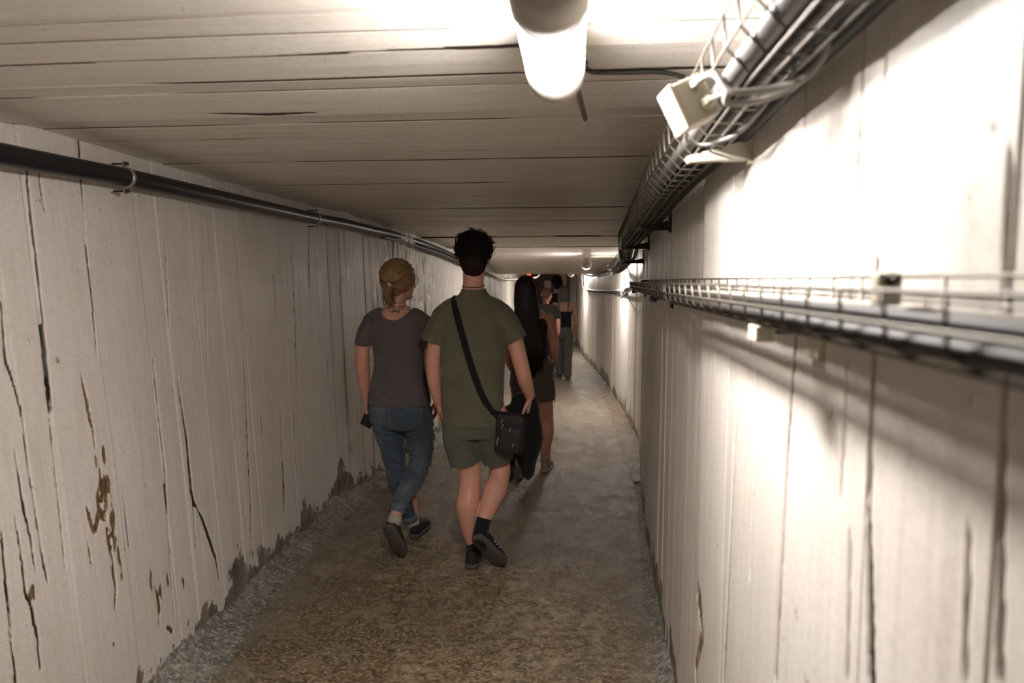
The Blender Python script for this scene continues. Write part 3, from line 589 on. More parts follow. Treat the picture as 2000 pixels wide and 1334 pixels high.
cab([(.40, 7.2, 1.69), (.36, 7.5, 1.66), (.40, 7.9, 1.68), (.47, 8.3, 1.74), (.40, 10.0, 1.72), (.25, 12.0, 1.66), (.1, 13.2, 1.70)], .016, M['dark_cable'], 'black cable drooping where the upper tray ends', g)
cab([(.34, 7.1, 1.68), (.30, 7.35, 1.64), (.33, 7.7, 1.64), (.40, 8.0, 1.68)], .009, M['pale_cable'], 'pale cable sagging at the end of the upper tray', g)
mb = MB(); mb.box((.29, 8.25, 1.866), (.38, .03, .022)); tag(mb.build('conduit_channel', M['cream'], smooth=False, bevel=.002), 'pale cable channel from the second lamp to the right wall', 'cable channel')
# ceiling cable from lamp to junction box
mb = MB(); P = [(.012, 1.50, 2.040), (.012, 1.60, 2.060), (.03, 1.645, 2.062), (.10, 1.648, 2.060), (.19, 1.655, 2.060), (.25, 1.66, 2.04), (.235, 1.6, 1.97), (.21, 1.40, 1.93), (.185, 1.16, 1.89)]; mb.tube(spline(P, 6), .0052, 8); o = mb.build('ceiling_cable', M['dark_cable'], org=P[0]); o.location = P[0]; tag(o, 'black cable crossing the ceiling from the near lamp to the junction box', 'cable')

# ---------------------------------------------------------------- pipe on the left wall
PL = [(-1.672, .8, 1.925), (-1.672, 1.875, 1.945), (-1.672, 2.42, 1.960), (-1.668, 3.06, 1.965), (-1.662, 4.23, 1.972), (-1.63, 4.62, 1.975), (-1.585, 5.1, 1.965), (-1.565, 5.85, 1.965), (-1.485, 6.5, 1.925), (-1.44, 7.2, 1.885), (-1.40, 7.9, 1.835)]
PL2 = [(x+.0, y, z) for x, y, z in PL]
mb = MB(); mb.tube(spline(PL, 8), .034, 20); o = mb.build('wall_pipe', M['black_pipe'], org=PL[0]); o.location = PL[0]
tag(o, 'long thick black pipe clamped along the top of the left wall', 'pipe')
def clamp(i, p, d, r, lab):
    t = thing('pipe_clamp', lab, 'pipe clamp', p, 0, 'clamps on the left wall pipe'); d = Vector(d).normalized()
    mb = MB(); mb.lathe(-d*.008, d, [(0, r+.0005), (0, r+.004), (.016, r+.004), (.016, r+.0005)], 28); mb.build('band', M['steel'], t)
    for s in (1, -1):
        mb = MB(); mb.box((-.004, 0, s*(r+.014)), (.006, .016, .024)); mb.build('ear', M['steel'], t, smooth=False, bevel=.001)
        mb = MB(); mb.lathe((-.001, 0, s*(r+.016)), (1, .0, 0), [(-.05, .0035), (.006, .0035), (.006, .007), (.013, .0065), (.013, 0)], 10); mb.build('bolt', M['iron'], t)
    return t
C0 = clamp(0, (-1.672, 2.42, 1.960), (0, 1, .01), .034, 'nearest steel clamp on the black wall pipe')
for p, lab in (((-1.662, 4.23, 1.972), 'second steel clamp along the black wall pipe'), ((-1.565, 5.85, 1.965), 'third clamp on the black wall pipe, above the fair-haired woman'), ((-1.405, 7.8, 1.842), 'farthest clamp on the black wall pipe, beside the man with dark hair')):
    c = dup(C0); c.location = p; c['label'] = lab
g = 'thin cables under the left wall pipe'
cab([(-1.57, 5.4, 1.93), (-1.525, 5.9, 1.915), (-1.445, 6.5, 1.875), (-1.40, 7.2, 1.835), (-1.37, 7.9, 1.79), (-1.35, 9, 1.74), (-1.36, 11.2, 1.66)], .013, M['grey_cable'], 'grey cable just under the black wall pipe', g)
cab([(-1.56, 5.8, 1.90), (-1.435, 6.6, 1.845), (-1.395, 7.2, 1.81), (-1.36, 7.9, 1.765), (-1.34, 9, 1.71), (-1.35, 11.3, 1.63)], .011, M['dark_cable'], 'lowest black cable beneath the black wall pipe', g)
cab([(-1.36, 9.3, 1.76), (-1.35, 10.5, 1.69), (-1.33, 11.6, 1.62), (-1.25, 12.2, 1.60), (-1.05, 13, 1.62), (-.85, 13.6, 1.64), (-.8, 14, 1.70)], .02, M['steel'], 'shiny conduit turning off the left wall behind the beam', None)
# ---------------------------------------------------------------- people
def skin(name, c): return mat(name, c, .5, var=.10, scale=14, bump=.12, bscale=90, sss=.08)
M['skin_a'] = skin('fair_reddish_skin', (.68, .355, .255)); M['skin_b'] = skin('pink_skin', (.66, .33, .255)); M['skin_c'] = skin('tanned_skin', (.40, .21, .15))
M['tattoo'] = mat('tattoo_ink', (.035, .035, .045), .6)
def cloth(name, c, weave=900, var=.10, extra=None):
    k = NT(name); P = k.n('ShaderNodeTexCoord').outputs['Object']
    a = k.noise(P, 12, 4); f = k.noise(P, weave, 2)
    col = k.mix(k.rng(a, .3, .7, 0, 1), tuple(q*(1-var) for q in c), tuple(q*(1+var) for q in c))
    if extra: col = extra(k, P, col)
    k.b.inputs['Sheen Weight'].default_value = .15
    return k.out(col, .85, k.math('ADD', k.math('MULTIPLY', a, .6), k.math('MULTIPLY', f, .25)), .003, .6, .2)
M['tee_green'] = cloth('olive_green_jersey', (.130, .124, .084)); M['shorts'] = cloth('grey_green_cotton', (.105, .115, .088))
M['tee_grey'] = cloth('mauve_grey_jersey', (.112, .098, .100))
def denim(k, P, col):
    fade = k.noise(k.mapping(P, (7, 7, 2.2)), 1.0, 3); st = k.noise(k.mapping(P, (260, 260, 30)), 1.0, 2)
    col = k.mix(k.rng(fade, .45, .72, 0, .75), col, (.17, .20, .225)); return k.mix(k.rng(st, .4, .7, 0, .35), col, (.12, .15, .17))
M['denim'] = cloth('washed_blue_denim', (.050, .070, .100), 700, .15, denim)
M['denim_cuff'] = cloth('pale_denim_cuff', (.13, .16, .175), 700)
M['black_cloth'] = cloth('black_cloth', (.010, .009, .010)); M['nylon'] = mat('black_nylon', (.014, .013, .016), .5, bump=.2, bscale=600)
M['sock'] = cloth('black_ribbed_sock', (.010, .010, .012)); M['white_sock'] = cloth('pale_sock', (.42, .40, .36))
M['sole'] = mat('dark_rubber_sole', (.095, .082, .070), .7, bump=.3, bscale=180); M['shoe'] = mat('black_suede', (.012, .011, .012), .8)
M['sole_pale'] = mat('pale_rubber_sole', (.36, .32, .27), .6); M['sneaker'] = mat('grey_mesh_sneaker', (.24, .215, .19), .7, bump=.3, bscale=200)
M['stripe'] = mat('white_stripe', (.5, .48, .44), .6); M['hair_dark'] = mat('dark_brown_hair', (.018, .010, .008), .7, spec=.15, var=.4, scale=60)
M['hair_blond'] = mat('dark_blond_hair', (.25, .145, .065), .42, var=.35, scale=70); M['hair_long'] = mat('long_dark_hair', (.022, .012, .010), .42, var=.5, scale=40)
M['hair_gold'] = mat('golden_streak_hair', (.26, .15, .06), .4, var=.3, scale=70)
M['hair_grey'] = mat('ash_grey_hair', (.085, .08, .07), .5, var=.4, scale=60); M['hair_red'] = mat('auburn_hair', (.10, .04, .018), .5, var=.3)
M['skirt'] = cloth('brown_grey_skirt_cloth', (.115, .092, .068)); M['trouser'] = cloth('grey_trouser_cloth', (.085, .078, .070)); M['dark_top'] = cloth('dark_brown_top', (.035, .022, .018))
M['tee_dark'] = cloth('charcoal_tee', (.03, .028, .024)); M['gold'] = mat('brass', (.6, .4, .15), .3, metal=1); M['glass_lens'] = mat('spectacle_lens', (.5, .5, .5), .05)
M['eye'] = mat('eye_white', (.6, .57, .52), .2, var=.0); M['screen'] = mat('phone_glass', (.008, .008, .009), .12); M['clip'] = mat('pale_hair_clip', (.6, .52, .42), .4)
V3 = Vector
def rotz(a): return Matrix.Rotation(a, 3, 'Z')
def head(mb, c, yaw, tilt=0, s=1.0):
    R = rotz(yaw) @ Matrix.Rotation(tilt, 3, 'X'); c = V3(c)
    def p(x, y, z): return c+R@V3((x*s, y*s, z*s))
    mb.ell(p(0, -.012, .028), (.075*s, .096*s, .088*s), R, 22, 14); mb.ell(p(0, .030, -.042), (.058*s, .062*s, .072*s), R)
    mb.ell(p(0, .068, -.092), (.026*s, .022*s, .020*s), R); mb.tube([p(0, .088, .018), p(0, .104, -.012), p(0, .112, -.030)], [.008*s, .011*s, .015*s], 8, caps=True)
    mb.ell(p(0, .086, -.060), (.024*s, .012*s, .006*s), R); mb.ell(p(0, .085, -.071), (.021*s, .012*s, .007*s), R)
    mb.ell(p(-.030, .078, .030), (.024*s, .012*s, .007*s), R); mb.ell(p(.030, .078, .030), (.024*s, .012*s, .007*s), R)
    for q in (-1, 1):
        mb.ell(p(q*.050, .050, -.020), (.020*s, .028*s, .022*s), R)
        E = R @ Matrix.Rotation(q*.35, 3, 'Z'); mb.ell(p(q*.079, -.004, -.006), (.009*s, .019*s, .031*s), E); mb.ell(p(q*.080, .004, -.030), (.007*s, .009*s, .012*s), E)
    return p
def eyes(parent, p, s=1.0):
    for q in (-1, 1):
        mb = MB(); mb.ell(p(q*.030, .079, .010), (.012*s, .012*s, .012*s)); mb.build('eye', M['eye'], parent)
def hand(mb, W, d, n, curl=.5, thumb=1, s=1.0, spread=0.0, fw=1.0):
    """palm, four jointed fingers and a thumb; d towards the fingertips, n out of the palm"""
    W = V3(W); y = V3(d).normalized(); z = V3(n); z = (z-y*z.dot(y)).normalized(); x = y.cross(z)*thumb
    mb.tube([W-y*.02*s, W+y*.012*s, W+y*.045*s, W+y*.088*s], [.023*s, .028*s, .039*s, .037*s], 14, rb=[.019*s, .017*s, .0155*s, .0125*s], up=x, caps=True)
    mb.ell(W+y*.035*s+x*.024*s+z*.006*s, (.016*s, .016*s, .016*s))
    for i, (off, ln) in enumerate(((.029, .068), (.010, .078), (-.010, .072), (-.028, .056))):
        b = W+y*.080*s+x*off*s; a = curl*(.55+.12*i); P = [b-y*.01*s, b]; dirv = (y+x*(off*spread*8)).normalized()
        for k, f in enumerate((.45, .31, .24)):
            dirv = (dirv*math.cos(a*(1, 1.1, .8)[k])+z*math.sin(a*(1, 1.1, .8)[k])).normalized()
            z2 = z-y*math.sin(a*.9*(k+1))*.0; b = b+dirv*ln*f*s; P.append(b)
            zz = (z*math.cos(a)-dirv*math.sin(a)*.6); z_ = zz.normalized() if k < 2 else z
            dirv = (dirv+zz*.0).normalized(); 
        mb.tube(spline(P, 3), list(np.linspace(.0094, .0074, (len(P)-1)*3+1)*s*fw), 8, caps=True)
    b = W+y*.022*s+x*.026*s+z*.004*s; P = [b, b+(x*.026+y*.022+z*.010)*s, b+(x*.032+y*.050+z*.018)*s, b+(x*.026+y*.072+z*.024)*s]
    mb.tube(spline(P, 3), list(np.linspace(.0125, .0085, 10)*s*fw), 8, caps=True)
def limb(mb, P, r, n=16, k=5, up=None, rb=None, caps=True):
    mb.tube(spline(P, k), lerpv(r, k), n, caps=caps, up=up, rb=None if rb is None else lerpv(rb, k))
def torso(mb, R, n=32, p=2.4):
    """stack of rounded rings (z, cx, cy, rx, ry), densified"""
    R = np.array(R, float); t = np.linspace(0, len(R)-1, (len(R)-1)*3+1); Q = np.stack([np.interp(t, range(len(R)), R[:, i]) for i in range(5)], 1); out = []
    for z, cx, cy, rx, ry in Q:
        o = []
        for i in range(n):
            a = 2*math.pi*i/n; c, s_ = math.cos(a), math.sin(a)
            o.append((cx+rx*math.copysign(abs(c)**(2/p), c), cy+ry*math.copysign(abs(s_)**(2/p), s_), z))
        out.append(o)
    mb.rings(out)
def frame(heel, toe, upv=(0, 0, 1)):
    h = V3(heel); t = V3(toe); y = (t-h).normalized(); z = V3(upv); z = (z-y*z.dot(y)).normalized(); return h, y, y.cross(z), z, (t-h).length
def shoe(parent, heel, toe, upv, m, ms, k=1.0, stripes=False, laces=None):
    h, y, x, z, L = frame(heel, toe, upv)
    T = [0, .03, .10, .25, .42, .60, .75, .87, .95, 1.0]; Wd = [.018, .030, .036, .038, .039, .045, .048, .042, .030, .010]; H = [.045, .060, .070, .078, .070, .056, .044, .036, .028, .016]
    T2 = np.linspace(0, 1, 26); W2 = np.interp(T2, T, Wd); H2 = np.interp(T2, T, H); R = []
    for t, w_, hh in zip(T2, W2, H2):
        c = h+y*(t*L); R.append([c+x*(w_*k*math.copysign(abs(math.cos(a))**.8, math.cos(a)))+z*(.018+(hh*k*abs(math.sin(a))**.8 if math.sin(a) > 0 else -.004)) for a in [2*math.pi*i/20 for i in range(20)]])
    mb = MB(); mb.rings(R); up_ = mb.build('shoe', m, parent)
    md = up_.modifiers.new('sub', 'SUBSURF'); md.levels = 1; md.render_levels = 1
    mb = MB(); out = []
    for zz, g in ((0, -.003), (.003, .002), (.020, .004), (.024, .001)):
        ring = []
        for t, w_ in list(zip(T2, W2)): ring.append(h+y*(t*L*1.02-.004)+x*(w_*k+g)+z*zz)
        for t, w_ in list(zip(T2, W2))[::-1]: ring.append(h+y*(t*L*1.02-.004)-x*(w_*k+g)+z*zz)
        out.append(ring)
    mb.rings(out); sl = mb.build('sole', ms, None, org=parent.get('_o')); sl.parent = up_
    if stripes:
        for q in (-1, 1):
            for j in range(3):
                t0 = .40+.085*j; P = []
                for u in np.linspace(0, 1, 5):
                    t = t0+u*.10; w_ = np.interp(t, T, Wd)*k; hh = np.interp(t, T, H)*k; a = .25+u*.75
                    P.append(h+y*(t*L)+x*(q*(w_*math.cos(a)**.8+.0015))+z*(.018+hh*math.sin(a)**.8+.0005))
                s_ = MB(); s_.tube(P, .0045, 6, rb=.0012, up=y); o = s_.build('stripe', M['stripe'], None, org=parent.get('_o')); o.parent = up_
    if laces:
        s_ = MB()
        for t in (.40, .47, .54, .61):
            hh = np.interp(t, T, H)*k; w_ = np.interp(t, T, Wd)*k
            s_.tube([h+y*(t*L)+x*(w_*.75*c_)+z*(.020+hh*(1-.28*abs(c_)**2)) for c_ in (-1, -.5, 0, .5, 1)], .003, 6)
        o = s_.build('laces', laces, None, org=parent.get('_o')); o.parent = up_
    return up_
def part(name, mb, m, parent, voxel, smooth=3, disp=None):
    V, m2 = remesh(mb, voxel, smooth, disp); return put(name, V, m2, m, parent)
def ribbon(parent, name, P, N, w_, th, m):
    """flat band along P, N = outward normals"""
    P = [V3(p) for p in P]; R = []
    for i, p in enumerate(P):
        t = (P[min(i+1, len(P)-1)]-P[max(i-1, 0)]).normalized(); n_ = V3(N[i]).normalized(); s_ = t.cross(n_).normalized()
        R.append([p+s_*w_/2+n_*0, p+s_*w_/2+n_*th, p-s_*w_/2+n_*th, p-s_*w_/2+n_*0])
    mb = MB(); mb.rings(R); return mb.build(name, m, parent, smooth=False)
def person(label, loc):
    t = thing('person', label, 'person', loc, 0, 'people walking down the tunnel'); t['_o'] = loc; return t

# ===== man in the green tee =====
MX, MY = -.566, 3.66
man = person('person with short curly dark hair in olive green tee and grey-green shorts', (MX, MY, 0))
mb = MB()
hp = head(mb, (-.560, MY+.005, 1.700), .0, 0, 1.02)
limb(mb, [(-.562, MY-.012, 1.64), (-.564, MY-.012, 1.57), (-.566, MY-.01, 1.47)], [.058, .056, .066])
torso(mb, [(.80, MX, MY, .16, .11), (.95, MX, MY, .15, .105), (1.10, MX, MY, .15, .10), (1.30, MX, MY, .16, .10), (1.40, MX, MY, .135, .085), (1.48, MX, MY, .10, .07), (1.52, MX, MY, .06, .055)])
limb(mb, [(-.690, MY, 1.375), (-.735, MY-.005, 1.33), (-.762, MY-.01, 1.28), (-.785, MY-.02, 1.13), (-.782, MY+.0, 1.02), (-.768, MY+.05, .895)], [.048, .048, .047, .041, .040, .027])
limb(mb, [(-.435, MY, 1.375), (-.385, MY-.005, 1.33), (-.345, MY-.01, 1.27), (-.302, MY-.02, 1.12), (-.284, MY+.0, 1.04), (-.262, MY+.06, .945)], [.048, .048, .048, .042, .041, .028])
hand(mb, (-.768, MY+.052, .895), (.06, .10, -1), (1, .1, 0), .55, 1, 1.0)
hand(mb, (-.262, MY+.062, .945), (-.10, .25, -1), (-1, .1, -.2), .9, -1, 1.0)
limb(mb, [(-.655, MY, .85), (-.63, MY, .70), (-.592, MY+.01, .54), (-.590, MY-.005, .44), (-.598, MY-.035, .345), (-.590, MY-.02, .22), (-.572, MY-.005, .12), (-.570, MY+.0, .05)], [.095, .085, .064, .058, .066, .050, .038, .036])
limb(mb, [(-.475, MY, .85), (-.455, MY+.04, .70), (-.432, MY+.09, .56), (-.436, MY+.05, .47), (-.452, MY+.0, .42), (-.482, MY-.030, .335), (-.508, MY-.065, .265), (-.516, MY-.085, .215)], [.095, .085, .064, .058, .066, .050, .038, .035])
part('body', mb, M['skin_a'], man, .0042, 3, lambda V, N: .0012*(fbm(V[:, 0]*40, V[:, 1]*40, V[:, 2]*30, 5, 3)-.5))
eyes(man, hp)
# tee
mb = MB()
torso(mb, [(.795, MX+.0, MY, .168, .128), (.80, MX, MY, .170, .130), (.90, MX-.004, MY, .170, .128), (1.0, MX-.004, MY, .170, .125), (1.12, MX-.004, MY, .175, .122), (1.25, MX-.002, MY, .186, .122), (1.34, MX, MY, .192, .120), (1.40, MX, MY-.003, .190, .110), (1.445, MX+.002, MY-.004, .165, .096), (1.48, MX+.004, MY-.006, .118, .082), (1.505, MX+.005, MY-.008, .082, .072), (1.530, MX+.005, MY-.010, .066, .066)])
limb(mb, [(-.700, MY, 1.41), (-.742, MY-.003, 1.355), (-.778, MY-.008, 1.28), (-.792, MY-.010, 1.245)], [.066, .066, .064, .064], rb=[.082, .080, .078, .078], caps=False)
limb(mb, [(-.428, MY, 1.41), (-.388, MY-.003, 1.36), (-.345, MY-.008, 1.29), (-.327, MY-.010, 1.258)], [.066, .066, .062, .062], rb=[.082, .080, .076, .076], caps=False)
limb(mb, [(-.615, MY-.006, 1.455), (-.680, MY-.004, 1.432), (-.735, MY-.002, 1.385)], [.050, .056, .062]); limb(mb, [(-.510, MY-.006, 1.455), (-.450, MY-.004, 1.432), (-.398, MY-.002, 1.385)], [.050, .056, .062])
def tee_folds(V, N):
    x, z = V[:, 0], V[:, 2]; a = np.clip((1.35-z)/.4, 0, 1)
    f = .007*(fbm(x*9+z*3, V[:, 1]*7, z*3.2, 3, 3)-.5)*2*a + .006*(fbm(x*7-z*8, V[:, 1]*6, z*9, 8, 3)-.5)*np.exp(-((z-.93)/.12)**2)*2
    for q in (-1, 1): f = f+.006*np.sin((x-MX-q*.14)*70*q+z*22)*np.exp(-(((x-MX)*q-.150)/.045)**2-((z-1.28)/.11)**2)
    return f
tee = part('tee_shirt', mb, M['tee_green'], man, .0065, 4, tee_folds)
bpy.context.view_layer.update()
def bvh(o): return BVHTree.FromPolygons([o.matrix_world@v.co for v in o.data.vertices], [tuple(p.vertices) for p in o.data.polygons])
bpy.context.view_layer.update(); Btee = bvh(tee)
mb = MB(); mb.tube([(MX+.005+.0655*math.cos(a), MY-.010+.064*math.sin(a), 1.529+.004*math.sin(a)) for a in np.linspace(0, 2*math.pi, 33)], .0065, 8, rb=.004); mb.build('collar', M['tee_green'], man)
mb = MB(); mb.tube([(-.562+.0605*math.cos(a), MY-.012+.0600*math.sin(a), 1.553+.010*math.sin(a)) for a in np.linspace(0, 2*math.pi, 33)], .0022, 6); mb.build('neck_cord', M['black_cloth'], man)
# shorts
mb = MB()
torso(mb, [(.98, MX, MY, .155, .112), (.86, MX, MY, .166, .122), (.76, MX, MY+.01, .176, .13), (.73, MX, MY+.01, .172, .125)])
limb(mb, [(-.645, MY, .82), (-.642, MY+.0, .72), (-.626, MY+.005, .63), (-.614, MY+.008, .575)], [.100, .100, .094, .092], rb=[.112, .112, .106, .104], caps=False)
limb(mb, [(-.482, MY, .82), (-.468, MY+.035, .72), (-.450, MY+.065, .635), (-.442, MY+.078, .578)], [.100, .100, .094, .092], rb=[.112, .112, .108, .106], caps=False)
part('shorts', mb, M['shorts'], man, .0065, 3, lambda V, N: .010*(fbm(V[:, 0]*11+V[:, 2]*5, V[:, 1]*9, V[:, 2]*5, 31, 3)-.5)*2)
# hair
def hairball(parent, name, c, rad, n, ln, r, m, seed, zcut, yaw=0, base=True, front=.6, curl=1.0, s=1.0, clump=0):
    g = np.random.default_rng(seed); mb = MB(); c = V3(c); R = rotz(yaw)
    if base: mb.ell(c, tuple(q*.97 for q in rad), R, 28, 18)
    k = 0; cen = [V3(g.normal(size=3)).normalized() for _ in range(clump)]; cl_ = [(g.uniform(.6, 1.5), V3(g.normal(size=3))*.5) for _ in range(clump)]
    while k < n:
        d = V3(g.normal(size=3)).normalized(); ci = -1
        if clump: ci = int(g.integers(clump)); d = (cen[ci]+V3(g.normal(size=3))*.10).normalized()
        if d.z < zcut+(.55 if d.y > front else 0): continue
        k += 1; p0 = c+R@V3((d.x*rad[0]*.93, d.y*rad[1]*.93, d.z*rad[2]*.93)); nrm = (R@V3((d.x/rad[0], d.y/rad[1], d.z/rad[2]))).normalized()
        if ci >= 0: nrm = (nrm+cl_[ci][1]).normalized()
        t1 = nrm.cross(V3(g.normal(size=3))).normalized(); t2 = nrm.cross(t1); L_ = ln*g.uniform(.5, 1.2)*(cl_[ci][0] if ci >= 0 else 1); ph = g.uniform(0, 6)
        P = [p0+nrm*(L_*u*.8)+t1*(L_*.45*curl*math.sin(u*5+ph)-L_*.45*curl*math.sin(ph))+t2*(L_*.4*curl*(math.cos(u*5+ph)-math.cos(ph))) for u in (0, .25, .5, .75, 1)]
        mb.tube(P, [r, r, r*.9, r*.7, r*.25], 4)
    return mb.build(name, m, parent)
mb = MB(); hc = V3((-.558, MY, 1.735))
mb.ell(hc+V3((0, -.012, .005)), (.086, .106, .080)); mb.ell(hc+V3((-.060, -.02, .010)), (.042, .06, .045)); mb.ell(hc+V3((.062, -.015, .018)), (.040, .06, .042)); mb.ell(hc+V3((-.045, -.03, .062)), (.040, .05, .036)); mb.ell(hc+V3((.020, -.04, .068)), (.045, .05, .032)); mb.ell(hc+V3((.055, -.02, .055)), (.035, .05, .035)); mb.ell(hc+V3((-.03, -.01, .040)), (.055, .085, .052)); mb.ell(hc+V3((.03, -.005, .038)), (.056, .085, .052)); mb.ell(hc+V3((0, -.046, -.050)), (.072, .058, .092)); mb.ell(hc+V3((0, .0, -.02)), (.080, .095, .055)); mb.ell(hc+V3((0, .03, .03)), (.085, .085, .065))
part('hair', mb, M['hair_dark'], man, .006, 2, lambda V, N: .036*(fbm(V[:, 0]*38, V[:, 1]*38, V[:, 2]*38, 3, 3)-.5)*np.clip((V[:, 2]-1.66)/.06, .12, 1))
hairball(man, 'nape_hair', hc+V3((0, -.040, -.048)), (.070, .058, .088), 1200, .014, .0014, M['hair_dark'], 6, -.85, front=-.1, base=False, curl=.5)
hairball(man, 'hair_curls', hc+V3((0, -.012, .012)), (.080, .098, .082), 3400, .030, .0016, M['hair_dark'], 5, -.45, front=.75, base=False, clump=90)
# socks and shoes
for P, rr in ((([(-.572, MY-.006, .165), (-.570, MY-.004, .11), (-.570, MY+.0, .045)]), [.043, .041, .043]), (([(-.503, MY-.060, .285), (-.514, MY-.080, .235), (-.520, MY-.105, .185), (-.500, MY-.085, .150)]), [.043, .042, .043, .040])):
    mb = MB(); mb.tube(spline(P, 5), lerpv(rr, 5), 18, caps=False); mb.build('sock', M['sock'], man)
shoe(man, (-.572, MY-.075, .002), (-.590, MY+.205, .002), (0, 0, 1), M['shoe'], M['sole'], 1.0, True)
shoe(man, (-.535, MY-.150, .205), (-.402, MY-.045, .006), (.12, .85, .42), M['shoe'], M['sole'], 1.0, True)
# phone in his left hand
ph = thing('mobile_phone', 'dark phone mostly hidden in the left hand of the man in green', 'phone', (-.752, MY+.06, .815), 0); ph['_o'] = (-.752, MY+.06, .815)
RM = Matrix.Rotation(.5, 3, 'X') @ Matrix.Rotation(.15, 3, 'Z')
mb = MB(); mb.box((-.738, MY+.075, .805), (.009, .072, .145), RM); mb.build('case', M['nylon'], ph, smooth=False, bevel=.003)
mb = MB(); mb.box((-.7325, MY+.0755, .805), (.002, .064, .135), RM); mb.build('screen', M['screen'], ph, smooth=False)

# ===== shoulder bag =====
bag = thing('shoulder_bag', 'small black shoulder bag hanging at the right hip of the man in green', 'bag', (-.350, MY-.12, .775)); bag['_o'] = (-.350, MY-.12, .775)
bx, by, bz = -.352, MY-.115, .775; RB = Matrix.Rotation(math.radians(4), 3, 'Y') @ rotz(-.25)
def bp(x, y, z): return V3((bx, by, bz))+RB@V3((x, y, z))
def rbox(name, c, d, m, bev, p=bag):
    q = MB(); q.box(bp(*c), d, RB); return q.build(name, m, p, bevel=bev, seg=4)
rbox('bag_body', (0, 0, 0), (.158, .060, .215), M['nylon'], .022)
rbox('front_pocket', (.010, -.036, -.028), (.122, .024, .135), M['nylon'], .011); rbox('top_flap', (.004, -.031, .075), (.135, .012, .052), M['nylon'], .006)
rbox('piping', (.0, -.006, .0), (.164, .006, .219), M['black_cloth'], .003)
for c in ((-.040, -.040, .062), (.012, -.051, .026), (-.030, -.051, .040)):
    q = MB(); q.box(bp(*c), (.004, .004, .016), RB @ Matrix.Rotation(.5, 3, 'Y')); q.ell(bp(c[0]+.003, c[1], c[2]+.010), (.0035, .003, .0035)); q.build('zipper_pull', M['steel'], bag, smooth=False)
q = MB(); q.box(bp(-.058, -.036, -.045), (.006, .003, .040), RB @ Matrix.Rotation(.12, 3, 'Y')); q.build('buckle', M['steel'], bag, smooth=False)
q = MB()
for z_, w_ in ((.0, .016), (-.006, .008)): q.box(bp(.040+(w_-.016)/2, -.0495, -.045+z_), (w_, .002, .0025), RB)
q.box(bp(.033, -.0495, -.052), (.0025, .002, .020), RB); q.build('metal_emblem', M['steel'], bag, smooth=False)
pts = []
for x_, z_ in ((-.655, 1.470), (-.652, 1.455), (-.640, 1.41), (-.622, 1.35), (-.602, 1.28), (-.580, 1.20), (-.556, 1.12), (-.532, 1.05), (-.505, .98), (-.478, .925), (-.452, .885)):
    h_ = Btee.ray_cast(V3((x_, 2.0, z_)), V3((0, 1, 0))); pts.append((h_[0]+V3((0, -.0015, 0)), h_[1]) if h_[0] else (V3((x_, MY-.12, z_)), V3((0, -1, 0))))
P = [p for p, n_ in pts]; N = [V3((0, -1, .12)) for _ in pts]; N[0] = V3((0, -.5, .8)); N[1] = V3((0, -.7, .6))
top = [V3((-.656, MY+.055, 1.462)), V3((-.657, MY+.0, 1.497)), V3((-.656, MY-.045, 1.490))]; TN = [V3((0, .4, 1)), V3((0, 0, 1)), V3((0, -.4, 1))]
ribbon(bag, 'strap', top+P+[bp(-.070, -.02, .095), bp(-.078, -.012, .07)], TN+N+[V3((-.3, -1, 0)), V3((-.5, -1, 0))], .036, .003, M['black_cloth'])

# ===== black jacket carried =====
mb = MB(); jx, jy = -.325, MY+.10
torso(mb, [(.50, jx+.045, jy, .03, .03), (.60, jx+.035, jy, .055, .045), (.72, jx+.02, jy, .080, .05), (.85, jx+.02, jy, .085, .05), (.93, jx+.03, jy-.01, .070, .04), (.955, jx+.03, jy-.01, .045, .025)])
limb(mb, [(jx-.04, jy, .85), (jx-.06, jy+.01, .68), (jx-.065, jy+.01, .56), (jx-.055, jy, .475)], [.045, .045, .040, .034])
limb(mb, [(jx+.07, jy, .85), (jx+.085, jy+.01, .68), (jx+.055, jy+.01, .56), (jx+.05, jy, .50)], [.035, .045, .048, .042])
V, m2 = remesh(mb, .007, 2, lambda V, N: .016*(fbm(V[:, 0]*22, V[:, 1]*12, V[:, 2]*7, 77, 3)-.5)*2)
jk = put('jacket', V-np.array((jx, jy, .45)), m2, M['black_cloth'], bpy.data.objects.new('x', None)); jk.parent = None; jk.location = (jx, jy, .45)
tag(jk, 'black jacket hanging from the right hand of the man in green, behind his bag', 'jacket')

# ===== fair-haired woman in grey =====
WX, WY = -1.050, 3.93
wo = person('person with fair pinned-up hair, glasses, mauve-grey tee and jeans by the left wall', (WX, WY, 0))
yaw = math.radians(-34)
mb = MB(); wp = head(mb, (-1.045, WY+.01, 1.572), yaw, .04, .97)
limb(mb, [(-1.052, WY+.0, 1.52), (-1.056, WY-.005, 1.46), (-1.060, WY-.005, 1.38)], [.050, .048, .064])
torso(mb, [(.85, WX, WY, .15, .10), (1.0, WX+.005, WY, .135, .095), (1.15, WX+.01, WY, .135, .09), (1.28, WX-.005, WY, .150, .090), (1.335, WX-.01, WY-.003, .150, .086), (1.370, WX-.01, WY-.006, .135, .078), (1.395, WX-.01, WY-.006, .100, .068), (1.43, WX-.008, WY-.004, .070, .055)])
limb(mb, [(-1.190, WY, 1.335), (-1.225, WY-.004, 1.29), (-1.262, WY-.01, 1.22), (-1.272, WY-.025, 1.09), (-1.268, WY+.0, .98), (-1.266, WY+.030, .868)], [.045, .046, .045, .040, .038, .025])
limb(mb, [(-.925, WY, 1.335), (-.895, WY-.004, 1.29), (-.870, WY-.01, 1.22), (-.860, WY-.02, 1.09), (-.850, WY+.01, .98), (-.845, WY+.07, .870)], [.045, .046, .045, .040, .038, .025])
hand(mb, (-1.267, WY+.030, .868), (.06, -.16, -1), (.9, .30, 0), .95, -1, .95)
